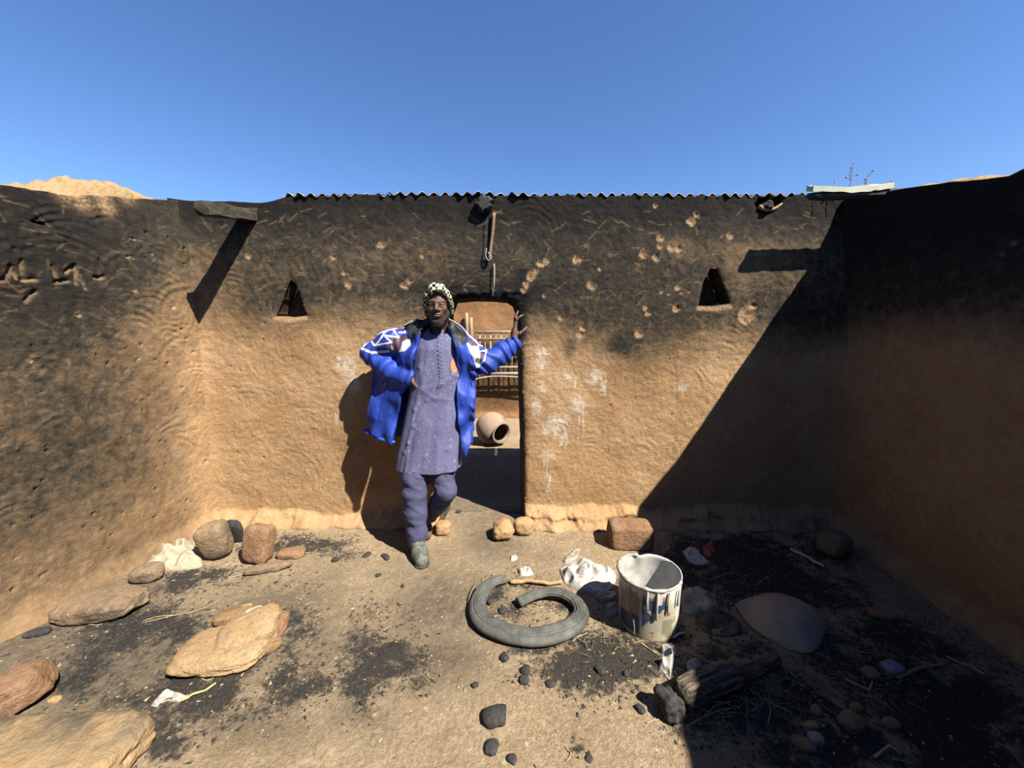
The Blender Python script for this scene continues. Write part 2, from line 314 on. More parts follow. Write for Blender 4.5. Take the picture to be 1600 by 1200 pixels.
# ------------------------------------------------------------------ walls
def sheet(name, S, Z, place, off, top, holes, thick, attrs, mat, ztop0, zfix=2.0):
    S = np.asarray(S); Z = np.asarray(Z); ns, nz = len(S), len(Z); Sg, Zg = np.meshgrid(S, Z, indexing='ij'); Sg = Sg.copy(); Zg = Zg.copy()
    for h in holes:                                     # pull the vertices next to an opening onto its outline
        d = polysd(Sg, Zg, h['p']); e = 1e-3
        gx = (polysd(Sg + e, Zg, h['p']) - polysd(Sg - e, Zg, h['p'])) / (2 * e); gz = (polysd(Sg, Zg + e, h['p']) - polysd(Sg, Zg - e, h['p'])) / (2 * e)
        gl = np.hypot(gx, gz) + 1e-6; m = np.abs(d) < h.get('snap', 0.0052); Sg = np.where(m, Sg - d * gx / gl, Sg); Zg = np.where(m, Zg - d * gz / gl, Zg)
    Cs = (Sg[:-1, :-1] + Sg[1:, 1:] + Sg[1:, :-1] + Sg[:-1, 1:]) / 4; Cz = (Zg[:-1, :-1] + Zg[1:, 1:] + Zg[1:, :-1] + Zg[:-1, 1:]) / 4
    cat = np.zeros(Cs.shape, int)
    for q, h in enumerate(holes): cat[polysd(Cs, Cz, h['p']) < 0] = q + 1
    t = top(Sg); Zm = np.where(Zg > zfix, zfix + (Zg - zfix) * (t - zfix) / (ztop0 - zfix), Zg)
    O = off(Sg, Zm)
    for h in holes: O = O - h.get('round', 0.012) * np.exp(-np.maximum(polysd(Sg, Zg, h['p']), 0) / 0.02)
    V = [place(Sg, Zm, O).reshape(-1, 3)]; AT = [[a(Sg, Zm).ravel() for a in attrs.values()]]; FQ = []
    idx = np.arange(ns * nz).reshape(ns, nz)
    def quads(mask, ix): i, j = np.nonzero(mask); return np.stack([ix[i, j], ix[i + 1, j], ix[i + 1, j + 1], ix[i, j + 1]], -1)
    FQ.append(quads(cat == 0, idx)); base = ns * nz
    catp = np.pad(cat, 1, constant_values=0)
    for q, h in enumerate(holes):
        c = q + 1; E = []
        i, j = np.nonzero((catp[1:, 1:-1] == c) != (catp[:-1, 1:-1] == c)); ok = (i > 0) & (i < ns - 1) ; E += [(idx[a, b], idx[a, b + 1]) for a, b in zip(i[ok], j[ok])]
        i, j = np.nonzero((catp[1:-1, 1:] == c) != (catp[1:-1, :-1] == c)); ok = (j > 0) & (j < nz - 1); E += [(idx[a, b], idx[a + 1, b]) for a, b in zip(i[ok], j[ok])]
        E = np.array(E); U = np.unique(E); mp = {u: k for k, u in enumerate(U)}; K = h.get('rings', 6); prev = {u: u for u in U}
        cs, cz = np.mean(np.asarray(h['p']), 0); fs, fz, fo = Sg.ravel()[U], Zm.ravel()[U], O.ravel()[U]
        for k in range(1, K + 1):
            t_ = k / K; sx = fs + (cs - fs) * h.get('taper', 0.1) * t_; zz = fz + (cz - fz) * h.get('taperz', 0.05) * t_
            oo = fo - h['depth'] * t_ ; jx = 0.006 * fbm(fz * 1.0, np.full_like(fz, t_ * h['depth']), 14, 3, 8)
            V.append(place(sx + jx, zz, oo)); AT.append([a(np.full_like(sx, 0) + fs, fz) if nm != 'soot' else np.maximum(a(fs, fz), h.get('soot', 0)) for nm, a in attrs.items()])
            cur = {u: base + n for n, u in enumerate(U)}; base += len(U)
            FQ.append(np.array([[prev[a], prev[b], cur[b], cur[a]] for a, b in E])); prev = cur
        if h['mode'] == 'niche':                        # the blind back of the niche
            m = cat == c; ids = np.unique(quads(m, idx)); s0, z0, o0 = Sg.ravel()[ids], Zm.ravel()[ids], O.ravel()[ids]; tp = h.get('taper', 0.1)
            V.append(place(s0 + (cs - s0) * tp, z0 + (cz - z0) * h.get('taperz', 0.05), o0 - h['depth'])); AT.append([np.maximum(a(s0, z0), h.get('soot', 0)) if nm == 'soot' else a(s0, z0) for nm, a in attrs.items()])
            lut = np.zeros(ns * nz, int); lut[ids] = base + np.arange(len(ids)); base += len(ids); FQ.append(lut[quads(m, idx)])
    s_, z_, o_ = Sg[:, -1], Zm[:, -1], O[:, -1]; pr = idx[:, -1]   # the top runs back over the wall's thickness
    for k in range(1, 9):
        t_ = k / 8; zz = z_ + 0.012 * fbm(s_, s_ * 0 + t_ * thick, 12, 3, 5) * t_ + 0.01 * math.sin(math.pi * t_)
        V.append(place(s_, zz, o_ - thick * t_)); AT.append([a(s_, z_) * (0.35 if nm == 'soot' else 1) for nm, a in attrs.items()])
        cu = base + np.arange(ns); base += ns; FQ.append(np.stack([pr[:-1], pr[1:], cu[1:], cu[:-1]], -1)); pr = cu
    V.append(place(s_, np.full_like(s_, -0.05), o_ - thick)); AT.append([a(s_, z_ * 0) for a in attrs.values()]); cu = base + np.arange(ns); base += ns
    if not any(h['mode'] == 'door' for h in holes): FQ.append(np.stack([pr[:-1], pr[1:], cu[1:], cu[:-1]], -1))
    V = np.vstack(V); A = {nm: np.concatenate([np.ravel(x[i]) for x in AT]) for i, nm in enumerate(attrs)}
    return obj(name, mesh(name, V, np.vstack([f for f in FQ if len(f)]), True, A), mat, kind='structure')

def arcs(s, z, seed, n, s0, s1, z0, z1):                # sweeping hand marks of the plasterer
    r = np.random.default_rng(seed); h = np.zeros(np.shape(s))
    for _ in range(n):
        cs, cz, rad = r.uniform(s0, s1), r.uniform(z0, z1), r.uniform(0.10, 0.26); a0 = r.uniform(0.2, 2.4); wd = r.uniform(0.5, 1.1)
        d = np.hypot(s - cs, z - cz); an = np.arctan2(z - cz, s - cs); m = np.exp(-((an - a0) / wd) ** 2) * np.exp(-((d - rad) / 0.06) ** 2) * (0.4 + 0.9 * vn(s * 9, z * 9, seed=seed))
        d = d + 0.012 * vn(s * 7, z * 7, seed=seed + 1)
        h = h + m * np.sin(d * 2 * np.pi / r.uniform(0.03, 0.055) + r.uniform(0, 6)) * 0.0022
    return h
def pits(s, z, lst, dep=0.012):
    h = np.zeros(np.shape(s)); c = np.zeros(np.shape(s))
    for (a, b, r) in lst:
        d = np.hypot(s - a, (z - b) * 1.0) + 0.3 * r * vn((s - a) / r * 1.5, (z - b) / r * 1.5, seed=int(a * 97) % 50)
        h = h - dep * sst(r, r * 0.3, d); c = np.maximum(c, sst(r * 1.05, r * 0.7, d))
    return h, c
def scratches(seed, n, s0, s1, z0, z1):
    r = np.random.default_rng(seed); L = []
    for _ in range(n):
        a = r.uniform(-0.9, 0.9) + (math.pi / 2 if r.random() < 0.15 else 0); l = r.uniform(0.02, 0.09); s, z = r.uniform(s0, s1), r.uniform(z0, z1)
        L.append((s, z, s + l * math.cos(a), z + l * math.sin(a), r.uniform(0.001, 0.003)))
    return L
def draw_scr(s, z, L):
    c = np.zeros(np.shape(s))
    for a, b, a2, b2, w in L:
        m = (s > min(a, a2) - 0.03) & (s < max(a, a2) + 0.03) & (z > min(b, b2) - 0.03) & (z < max(b, b2) + 0.03)
        if m.any(): c[m] = np.maximum(c[m], 0.38 * sst(w + 0.005, w * 0.6, segd(s[m], z[m], (a, b), (a2, b2))))
    return c
Wp = lambda *q: [(P(a, b)[0], P(a, b)[2]) for a, b in q]
DOOR = Wp((688, 900), (689, 600), (691, 485), (700, 468), (735, 465), (772, 466), (796, 468), (806, 474), (811, 490), (814, 560), (819, 700), (822, 900))
NICHE_A = Wp((453, 437), (461, 443), (478, 493), (455, 496), (430, 494), (443, 465))
NICHE_B = Wp((1111, 418), (1121, 420), (1136, 455), (1142, 474), (1117, 478), (1092, 478), (1100, 440))
BEAMHOLE = Wp((1183, 314), (1192, 307), (1222, 303), (1223, 320), (1200, 331), (1188, 325))
chips = [(1005, 397, 9), (1025, 402, 8), (1049, 388, 8), (1060, 389, 6), (1031, 372, 8), (1030, 385, 6), (924, 446, 9), (902, 405, 8), (1141, 368, 7), (1058, 450, 5), (1033, 457, 3), (1045, 460, 3), (1064, 458, 3), (1076, 456, 3), (1056, 482, 7), (998, 522, 9), (907, 523, 8), (911, 513, 6), (876, 497, 5), (1166, 493, 15), (1175, 477, 9), (830, 432, 8), (836, 424, 6), (845, 413, 7), (853, 408, 6), (822, 446, 7), (818, 455, 6), (595, 382, 7), (537, 427, 5), (544, 445, 8), (632, 446, 8), (640, 440, 6), (1008, 480, 6), (1012, 490, 5), (937, 420, 4), (850, 462, 4), (1080, 345, 8), (1090, 335, 6), (1026, 320, 4), (520, 402, 5), (660, 400, 5), (388, 400, 6)]
CH = [(P(a, b)[0], P(a, b)[2], r / 225.0) for a, b, r in chips]
rr = np.random.default_rng(11)
CH2 = [(rr.uniform(-2.2, 2.4), rr.uniform(0.25, 2.3), rr.uniform(0.005, 0.011)) for _ in range(110)]
SCR = scratches(5, 170, -2.2, 0.0, 1.45, 2.3) + scratches(6, 150, 0.1, 2.3, 1.35, 2.3) + scratches(8, 60, -2.2, 2.2, 1.0, 1.5)
whites = [(930, 590, 14, 12), (905, 632, 14, 14), (888, 585, 8, 8), (942, 604, 6, 12), (1066, 602, 8, 9), (865, 668, 20, 16), (883, 682, 9, 12), (855, 712, 10, 9), (848, 560, 10, 22), (838, 640, 7, 18), (850, 605, 8, 8), (876, 655, 14, 10), (545, 575, 12, 18), (555, 600, 10, 14), (530, 568, 6, 12), (528, 655, 4, 8), (548, 628, 3, 5)]
drips = [(911, 632, 912, 680), (946, 595, 945, 618), (880, 690, 875, 697), (886, 672, 885, 697), (849, 712, 850, 728), (854, 712, 855, 745), (860, 735, 859, 768), (858, 748, 855, 768), (905, 652, 905, 664), (1066, 595, 1066, 612), (540, 565, 541, 590), (550, 590, 548, 612), (525, 645, 526, 662), (900, 590, 898, 606)]
def b_soot_shade(s, z):
    n = fbm(s, z, 1.6, 5, 21); zb = 1.50 - 0.20 * gau(s, z * 0, 0.95, 0, 0.55, 9) + 0.06 * gau(s, z * 0, -1.2, 0, 0.5, 9) + 0.10 * n - 0.12 * gau(s, z * 0, 2.2, 0, .5, 9)
    a = 0.88 * sst(zb - 0.28, zb + 0.22, z) + 0.46 * sst(1.98, 2.34, z) + 0.16 * n * sst(1.3, 1.6, z)
    a = a - 0.30 * gau(s, z, -2.15, 1.65, 0.22, 0.45) - 0.22 * gau(s, z, 1.75, 2.0, 0.35, 0.22) - 0.12 * gau(s, z, -0.7, 1.95, 0.5, 0.25) - 0.3 * gau(s, z, 1.15, 2.05, 0.10, 0.09)
    a = a + 0.85 * np.exp(-np.abs(s - 0.075) / 0.028) * sst(0.05, 0.5, z) * (z < 1.9) * (0.75 + 0.5 * vn(s * 9, z * 9, seed=31))
    a = a + 0.5 * gau(s, z, 0.42, 1.32, 0.05, 0.09) + 0.4 * gau(s, z, 0.80, 1.35, 0.12, 0.07) + 0.55 * gau(s, z, -0.2, 1.74, 0.45, 0.07)
    a = a + 0.25 * gau(s, z, -1.15, 0.62, 0.16, 0.07) + 0.22 * gau(s, z, -1.05, 0.30, 0.18, 0.07) + 0.15 * gau(s, z, -1.5, 0.45, 0.5, 0.2)
    a = a + 0.5 * gau(s, z, 2.3, 0.0, 0.3, 0.14)  # shade at the wall foot by the right corner, painted into the mask
    return np.clip(a, 0, 1.45)
_cc = {}
def b_chip_lit_sill(s, z):
    h, c = pits(s, z, CH)
    for L in (((431, 498), (455, 500), (477, 498)), ((1091, 482), (1117, 483), (1142, 479))):  # sunlit niche sills, painted pale into the chip mask
        for a, b in zip(L[:-1], L[1:]): p, q = P(*a), P(*b); c = np.maximum(c, 0.95 * sst(0.026, 0.006, segd(s, z, (p[0], p[2]), (q[0], q[2]))))
    return np.clip(np.maximum(c, draw_scr(np.asarray(s, float), np.asarray(z, float), SCR)), 0, 1)
def b_white(s, z):
    w = np.zeros(np.shape(s)); n = 0.5 + 0.9 * fbm(s, z, 26, 4, 40)
    for a, b, rx, ry in whites: q = P(a, b); w = np.maximum(w, 0.95 * gau(s, z, q[0], q[2], rx / 215, ry / 215))
    w = np.clip((w - 0.10) * 1.7, 0, 1) * np.clip(n * 2.2 - 0.55, 0, 1)
    for a, b, a2, b2 in drips: q, q2 = P(a, b), P(a2, b2); w = np.maximum(w, 0.9 * sst(0.009, 0.002, segd(s, z, (q[0], q[2]), (q2[0], q2[2]))))
    return np.clip(w, 0, 0.95)
def b_off(s, z):
    o = 0.022 * fbm(s, z, 1.3, 3, 1) + 0.007 * fbm(s, z, 7, 4, 2) + 0.0030 * fbm(s, z, 34, 3, 3) + arcs(s, z, 2, 60, -2.2, 2.3, 0.3, 2.3)
    o = o + pits(s, z, CH, 0.008)[0] + pits(s, z, CH2, 0.010)[0]
    n = fbm(s, z * 0, 5, 3, 9) * 0.045 + 0.02 * fbm(s, z, 16, 3, 19)
    pl = np.where(s > 0.05, 0.075 * (1 - sst(0.06 + n, 0.13 + n, z)), 0.05 * (1 - sst(0.02 + n, 0.09 + n, z))); o = o + pl * (1 + 0.9 * fbm(s, z, 9, 4, 10))
    o = o + 0.05 * (1 - sst(0, 0.06, z)) - 0.03 * sst(1.9, 2.4, z)
    o = o + 0.05 * np.exp(-(2.42 - s) / 0.10) + 0.04 * np.exp(-(s + 2.26) / 0.07)
    o = o + 0.010 * np.exp(-np.abs(z - 1.735) / 0.03) * (np.abs(s + 0.22) < 0.36) * (1 + vn(s * 22, z * 22, seed=3))
    return o
def b_top(s): return 2.352 + 0.045 * sst(-1.75, -1.5, s) + 0.012 * fbm(s, s * 0, 6, 3, 12) - 0.035 * sst(2.02, 2.08, s)
sheet('wall_back', np.arange(-2.32, 2.52, 0.008), np.linspace(-0.05, 2.4, 307), lambda s, z, o: np.stack([s, YW - o, z], -1), b_off, b_top,
      [dict(p=DOOR, mode='door', depth=0.33, taper=0.10, taperz=0.0, soot=0.75, rings=8, round=0.02), dict(p=NICHE_A, mode='niche', depth=0.12, taper=0.12, soot=0.12, rings=5), dict(p=NICHE_B, mode='niche', depth=0.15, taper=0.06, soot=0.30, rings=5), dict(p=BEAMHOLE, mode='niche', depth=0.18, taper=0.1, soot=1.0, rings=4)],
      0.33, dict(soot=b_soot_shade, chip=b_chip_lit_sill, white=b_white), MAT_WALL, 2.4, 2.03)

# left wall, s = depth; scratched letters in the plaster
Lp = lambda *q: [(OnL(a, b)[1], OnL(a, b)[2]) for a, b in q]
LETTERS = [[(-14, 425), (0, 438), (8, 436), (14, 425), (16, 415)], [(16, 415), (22, 426), (24, 433)], [(33, 407), (35, 437), (56, 436)], [(83, 415), (86, 430)], [(86, 441), (98, 439), (108, 438)], [(104, 425), (118, 415), (120, 442)], [(120, 418), (134, 450)], [(148, 433), (155, 434), (162, 432)], [(40, 470), (52, 457), (56, 455)]]
LET = [Lp(*q) for q in LETTERS]
LHOLE = Lp((48, 313), (62, 310), (72, 314), (76, 326), (60, 322))
def l_soot(s, z):
    n = fbm(s, z, 1.8, 5, 51); dk = sst(2.72, 2.05, s)
    a = 0.34 + 0.42 * dk * sst(0.0, 0.7, z) + 0.42 * sst(1.15, 1.75, z - 0.25 * (1 - dk)) + 0.16 * sst(1.9, 2.25, z) + 0.18 * n
    a = a - 0.30 * sst(2.45, 2.75, s) * sst(1.55, 1.15, z) + 0.12 * sst(0.35, 0.05, z) * dk
    return np.clip(a, 0, 1.3)
CHL = [(rr.uniform(1.5, 2.75), rr.uniform(0.2, 2.1), rr.uniform(0.006, 0.014)) for _ in range(110)]
CHL2 = [(a, b, r * 1.2) for a, b, r in CHL[:26] if b > 1.2]
SCL = scratches(15, 150, 1.6, 2.75, 0.9, 2.15)
def l_off(s, z):
    o = 0.025 * fbm(s, z, 1.2, 3, 61) + 0.009 * fbm(s, z, 6, 4, 62) + 0.0032 * fbm(s, z, 32, 3, 63) + 1.9 * arcs(s, z, 12, 60, 1.5, 2.75, 0.5, 2.0) + pits(s, z, CHL, 0.012)[0]
    for L in LET:
        for a, b in zip(L[:-1], L[1:]): o = o - 0.011 * sst(0.015, 0.004, segd(s, z, a, b))
    o = o + 0.07 * (1 - sst(0.0, 0.14 + 0.05 * fbm(s, s * 0, 4, 3, 64), z)) * (1 + 0.4 * fbm(s, z, 8, 3, 65)) - 0.03 * sst(1.9, 2.3, z); return o
def l_top(s): return np.interp(s, [-1.0, 1.4, 1.95, 2.18, 2.32, 2.75, 2.9], [2.05, 2.08, 2.13, 2.165, 2.215, 2.335, 2.35]) + 0.022 * fbm(s, s * 0, 7, 4, 66)
def l_chip(s, z):
    c = pits(s, z, CHL2)[1]; c = np.maximum(c, 0.7 * draw_scr(np.asarray(s, float), np.asarray(z, float), SCL)); 
    for L in LET:
        for a, b in zip(L[:-1], L[1:]): c = np.maximum(c, 0.55 * sst(0.011, 0.003, segd(s, z + 0.006, a, b)))
    for (a, b) in Lp((128, 306), (136, 316), (168, 306), (172, 322), (110, 302), (205, 306)): c = np.maximum(c, 0.95 * gau(s, z, a, b, 0.05, 0.05))
    return np.clip(c + 0.3 * c * fbm(s, z, 20, 3, 68), 0, 1)
sheet('wall_left', np.concatenate([np.arange(-1.0, 1.45, 0.05), np.arange(1.45, 2.9, 0.008)]), np.linspace(-0.05, 2.4, 307), lambda s, z, o: np.stack([xl(s) + o, s, z], -1), l_off, l_top,
      [dict(p=LHOLE, mode='niche', depth=0.14, taper=0.2, soot=0.9, rings=4, snap=0.005)], 0.36, dict(soot=l_soot, chip=l_chip, white=lambda s, z: np.zeros(np.shape(s))), MAT_WALL, 2.4, 1.9)
# right wall, s = depth; its top throws the large shadow
def r_top(s): return np.interp(s, [-1.0, -0.15, 0.2, 0.8, 1.3, 1.65, 1.9, 2.03, 2.18, 2.35, 2.57, 2.75, 2.9], [2.36, 2.35, 2.30, 2.14, 2.20, 2.20, 2.175, 2.205, 2.245, 2.29, 2.335, 2.36, 2.36]) + 0.010 * fbm(s, s * 0, 8, 4, 76)
def r_soot(s, z):
    n = fbm(s, z, 2.0, 5, 81); zb = 1.42 + 0.10 * n
    return np.clip(0.80 * sst(zb - 0.15, zb + 0.22, z) + 0.50 * sst(1.5, 2.1, z) + 0.12 * n + 0.18 * sst(0.3, 0.0, z), 0, 1.45)
CHR = [(rr.uniform(1.3, 2.75), rr.uniform(0.2, 2.1), rr.uniform(0.007, 0.016)) for _ in range(90)]
def r_off(s, z):
    o = 0.025 * fbm(s, z, 1.2, 3, 71) + 0.008 * fbm(s, z, 6, 4, 72) + 0.003 * fbm(s, z, 30, 3, 73) + arcs(s, z, 22, 30, 1.4, 2.75, 0.4, 2.2) + pits(s, z, CHR, 0.012)[0]
    return o + 0.06 * (1 - sst(0.0, 0.14, z)) * (1 + 0.4 * fbm(s, z, 8, 3, 75)) + 0.10 * np.exp(-np.maximum(2.78 - s, 0) / 0.16) * sst(1.2, 2.2, z)
sheet('wall_right', np.concatenate([np.arange(-1.0, 1.25, 0.04), np.arange(1.25, 2.9, 0.010)]), np.linspace(-0.05, 2.4, 246), lambda s, z, o: np.stack([xr(s) - o, s, z], -1), r_off, r_top,
      [], 0.36, dict(soot=r_soot, chip=lambda s, z: 0.6 * pits(s, z, CHR[:20])[1], white=lambda s, z: np.zeros(np.shape(s))), MAT_WALL, 2.4, 1.9)

# the wall behind the photographer closes the room
sheet('wall_front', np.arange(-3.0, 3.01, 0.06), np.linspace(-0.05, 2.4, 42), lambda s, z, o: np.stack([s, -1.0 + o, z], -1), lambda s, z: 0.03 * fbm(s, z, 1.2, 3, 111), lambda s: 2.2 + 0.03 * fbm(s, s * 0, 3, 3, 112), [], 0.35,
      dict(soot=lambda s, z: np.clip(0.85 * sst(1.2, 1.7, z) + 0.1 * fbm(s, z, 2, 4, 113), 0, 1), chip=lambda s, z: np.zeros(np.shape(s)), white=lambda s, z: np.zeros(np.shape(s))), MAT_WALL, 2.4, 1.9)
# ------------------------------------------------------------------ floor
def floor_h(x, y):
    x = np.asarray(x, float); y = np.asarray(y, float)
    h = 0.016 * fbm(x, y, 1.1, 3, 91) + 0.007 * fbm(x, y, 5, 3, 92) + 0.0035 * fbm(x, y, 21, 4, 93) + 0.0015 * fbm(x, y, 60, 2, 94)
    return h + 0.05 * np.exp(-np.maximum(x - xl(y), 0) / 0.14) + 0.035 * np.exp(-np.maximum(xr(y) - x, 0) / 0.14) - 0.004
CHARB = [(450, 850, 80, 14, .55), (330, 908, 120, 18, .45), (240, 990, 130, 38, .50), (140, 1050, 130, 45, .40), (300, 1085, 150, 45, .50), (440, 990, 45, 38, .62), (390, 1045, 70, 40, .55), (600, 1010, 55, 42, .60), (560, 1080, 30, 36, .45), (470, 1075, 45, 28, .45), (860, 1012, 60, 20, .50), (930, 1035, 85, 40, .72), (800, 935, 50, 28, .55), (870, 940, 45, 14, .5), (1110, 900, 60, 50, .75), (1180, 900, 110, 55, .65), (1050, 1000, 30, 20, .45), (1210, 1070, 110, 60, .75), (1340, 1090, 120, 60, .80), (1440, 1110, 110, 50, .70), (1350, 1000, 110, 35, .55), (1500, 1180, 90, 40, .75), (1065, 1140, 34, 14, .65), (1105, 1162, 26, 12, .60), (985, 1055, 30, 14, .4), (900, 1168, 18, 18, .40), (1280, 1175, 110, 40, .55), (250, 1150, 40, 30, .50), (1000, 905, 60, 20, .35), (1300, 930, 90, 30, .4), (1450, 1020, 90, 22, .4), (520, 868, 60, 10, .3), (640, 1075, 40, 25, .35)]
ASHB = [(680, 930, 150, 75, .75), (470, 960, 220, 90, .7), (150, 1010, 260, 120, 1.0), (770, 840, 60, 70, .8), (390, 1140, 110, 40, .7), (690, 1030, 90, 55, .6), (1330, 1020, 280, 140, .7), (560, 1120, 70, 50, .45), (980, 1090, 60, 30, .3), (740, 760, 120, 60, .6), (860, 870, 60, 14, .4)]
def floor_attr(Vv):
    px, py = proj(Vv); ok = Vv[:, 1] > 0.75; c = np.zeros(len(Vv)); a = np.zeros(len(Vv))
    for x, y, rx, ry, s in CHARB: c = np.maximum(c, s * gau(px, py, x, y, rx * 1.45, ry * 1.5)) + 0.12 * s * gau(px, py, x, y, rx * 1.4, ry * 1.4)
    for x, y, rx, ry, s in ASHB: a = np.maximum(a, s * gau(px, py, x, y, rx, ry))
    n = fbm(Vv[:, 0], Vv[:, 1], 4.0, 5, 95, gain=0.6); n2 = fbm(Vv[:, 0], Vv[:, 1], 2.2, 4, 96)
    n3 = fbm(Vv[:, 0], Vv[:, 1], 11, 4, 77, gain=0.65); c = np.clip(np.minimum(c, 0.68) * (0.98 + 1.1 * n + 0.9 * n3), 0, 1) ; a = np.clip(a * (1.0 + 0.9 * n2) + 0.12 * n2, 0, 1)
    return np.where(ok, c, 0.3), np.where(ok, a, 0.3)
fx = np.arange(-2.62, 2.62, 0.009); fy = np.concatenate([np.arange(-1.5, 0.9, 0.06), np.arange(0.9, 3.0, 0.0085)])
X, Yy = np.meshgrid(fx, fy, indexing='ij'); FV = np.stack([X, Yy, floor_h(X, Yy)], -1).reshape(-1, 3)
fc, fa = floor_attr(FV)
FV[:, 2] += 0.004 * np.clip(fc, 0, 1) * fbm(FV[:, 0], FV[:, 1], 40, 2, 97)
obj('floor', mesh('floor', FV, gridf(len(fx), len(fy)), True, dict(char=fc, ash=fa)), MAT_SOIL, kind='structure')
gx = np.arange(-6, 6.01, 0.05); gy = np.concatenate([np.arange(2.98, 7.6, 0.04)])
X, Yy = np.meshgrid(gx, gy, indexing='ij'); h = 0.012 * fbm(X, Yy, 1.4, 3, 98) + 0.006 * fbm(X, Yy, 9, 3, 99) - 0.003
obj('ground_yard', mesh('ground_yard', np.stack([X, Yy, h], -1).reshape(-1, 3), gridf(len(gx), len(gy)), True, dict(char=np.clip(0.25 * (Yy < 4.6) + 0.35 * fbm(X, Yy, 2, 3, 5), 0, 1).ravel(), ash=np.clip(0.7 * sst(4.8, 4.3, Yy) + 0.1, 0, 1).ravel())), MAT_SOIL, kind='structure')  # the wall's shadow behind the doorway is painted in through both masks
YF = 6.5
fs = np.arange(-6, 6.01, 0.03)
sheet('wall_yard', fs, np.linspace(-0.05, 2.4, 80), lambda s, z, o: np.stack([s, YF - o, z], -1), lambda s, z: 0.03 * fbm(s, z, 1.2, 3, 101) + 0.012 * fbm(s, z, 7, 4, 102) + 0.05 * (1 - sst(0, 0.12, z)), lambda s: 2.4 + 0.05 * fbm(s, s * 0, 2, 4, 103), [], 0.35,
      dict(soot=lambda s, z: np.clip(0.62 * sst(1.42, 1.20, z) * sst(-0.1, 0.5, z) + 0.10 + 0.15 * fbm(s, z, 3, 4, 104), 0, 1), chip=lambda s, z: np.zeros(np.shape(s)), white=lambda s, z: np.zeros(np.shape(s))), clay_wall('yard mud plaster', 0.86, (0.96, 0.80, 0.70)), 2.4, 1.9)

# ------------------------------------------------------------------ top of the walls: sheets, stubs, mud, weeds
x0, x1 = P(438, 300)[0], P(1272, 300)[0]; cuts = np.linspace(x0, x1, 6)
slab_names = ['nearest the charred plank', 'above the niche with the pale sill', 'over the burnt beam stub', 'right of the hanging rusty rod', 'over the ragged beam hole']
for i in range(5):
    a, b = cuts[i] + 0.003, cuts[i + 1] - 0.003; xs = np.arange(a, b, 0.0076); ys = np.linspace(0, 1, 9); L = 0.62
    V = []
    for th in (0, -0.0042):
        for x in xs:
            ed = 0.018 * vn(x * 9, 0.3, seed=200 + i) + 0.010 * vn(x * 40, 0.3, seed=210)
            for y in ys:
                z = 0.017 + 0.0125 * math.cos(2 * math.pi * x / 0.0775) + 0.004 * vn(x * 3, y * 3, seed=220 + i) + 0.0022 * (i % 2) + 0.03 * y
                V.append((x - (a + b) / 2, (YW + 0.012 + ed) * (1 - y) + (YW + L) * y - YW, z + th))
    n, m = len(xs), len(ys); Fq = [gridf(n, m), gridf(n, m, n * m)]; rim = [j * 1 for j in range(0)]
    V = np.array(V); e0 = V[np.arange(n) * m]; e1 = V[np.arange(n) * m + n * m]; V = np.vstack([V, e0, e1]); e = 2 * n * m + np.arange(n - 1); Fq.append(np.stack([e, e + 1, e + 1 + n, e + n], -1))
    obj('corrugated_sheet', mesh('corrugated_sheet', V, np.vstack(Fq)), MAT_GALV, loc=((a + b) / 2, YW, 2.385 + 0.004 * (i == 2)), label='grey corrugated metal sheet on the wall top ' + slab_names[i], cat='roof sheet', group='corrugated sheets along the back wall')

_bm = None
import bmesh
def ico(sub):
    bm = bmesh.new(); bmesh.ops.create_icosphere(bm, subdivisions=sub, radius=1); bm.verts.ensure_lookup_table()
    v = np.array([x.co[:] for x in bm.verts]); f = np.array([[q.index for q in x.verts] for x in bm.faces]); bm.free(); return v / np.linalg.norm(v, axis=1)[:, None], f
ICO = {k: ico(k) for k in (2, 3, 4, 5)}
def rock_geo(dims, e=3.0, amp=0.10, seed=0, sub=4, freq=1.6, cut=0.0, shear=(0, 0), facet=0.0):
    n, f = ICO[sub]; p = n / (np.sum(np.abs(n) ** e, 1) ** (1 / e))[:, None]
    d = 1 + amp * 1.3 * fbm(n[:, 0] * freq + 9, n[:, 1] * freq, 1.0, 3, seed, n[:, 2] * freq + 5) + amp * 0.35 * fbm(n[:, 0] * 6 + 3, n[:, 1] * 6, 1.0, 3, seed + 3, n[:, 2] * 6)
    d = d + amp * 0.22 * fbm(n[:, 0] * 15, n[:, 1] * 15, 1.0, 2, seed + 7, n[:, 2] * 15)
    p = p * d[:, None]
    if facet:
        r = np.random.default_rng(seed)
        for _ in range(7):
            q = r.normal(size=3); q /= np.linalg.norm(q); o = r.uniform(0.72, 0.95); t = p @ q - o; p = p - np.maximum(t, 0)[:, None] * q * facet
    p = p * (np.asarray(dims) / 2); p[:, 0] += shear[0] * p[:, 2]; p[:, 1] += shear[1] * p[:, 2]
    lo = -dims[2] / 2 * (1 - cut); p[:, 2] = np.maximum(p[:, 2], lo); p[:, 2] -= p[:, 2].min(); return p, f
def rock(name, px, py, dims, mat, label, cat='stone', rz=0.0, tilt=(0, 0), sink=0.008, xy=None, z=None, group=None, **kw):
    p, f = rock_geo(dims, **kw); q = G(px, py) if xy is None else np.array([xy[0], xy[1], 0])
    R = np.array(Matrix.Rotation(rz, 3, 'Z') @ Matrix.Rotation(tilt[0], 3, 'X') @ Matrix.Rotation(tilt[1], 3, 'Y')); p = p @ R.T
    fz = float(floor_h(q[0], q[1])) if z is None else z; p[:, 2] -= p[:, 2].min() + sink
    return obj(name, mesh(name, p, f), mat, loc=(q[0], q[1], fz), label=label, cat=cat, group=group)

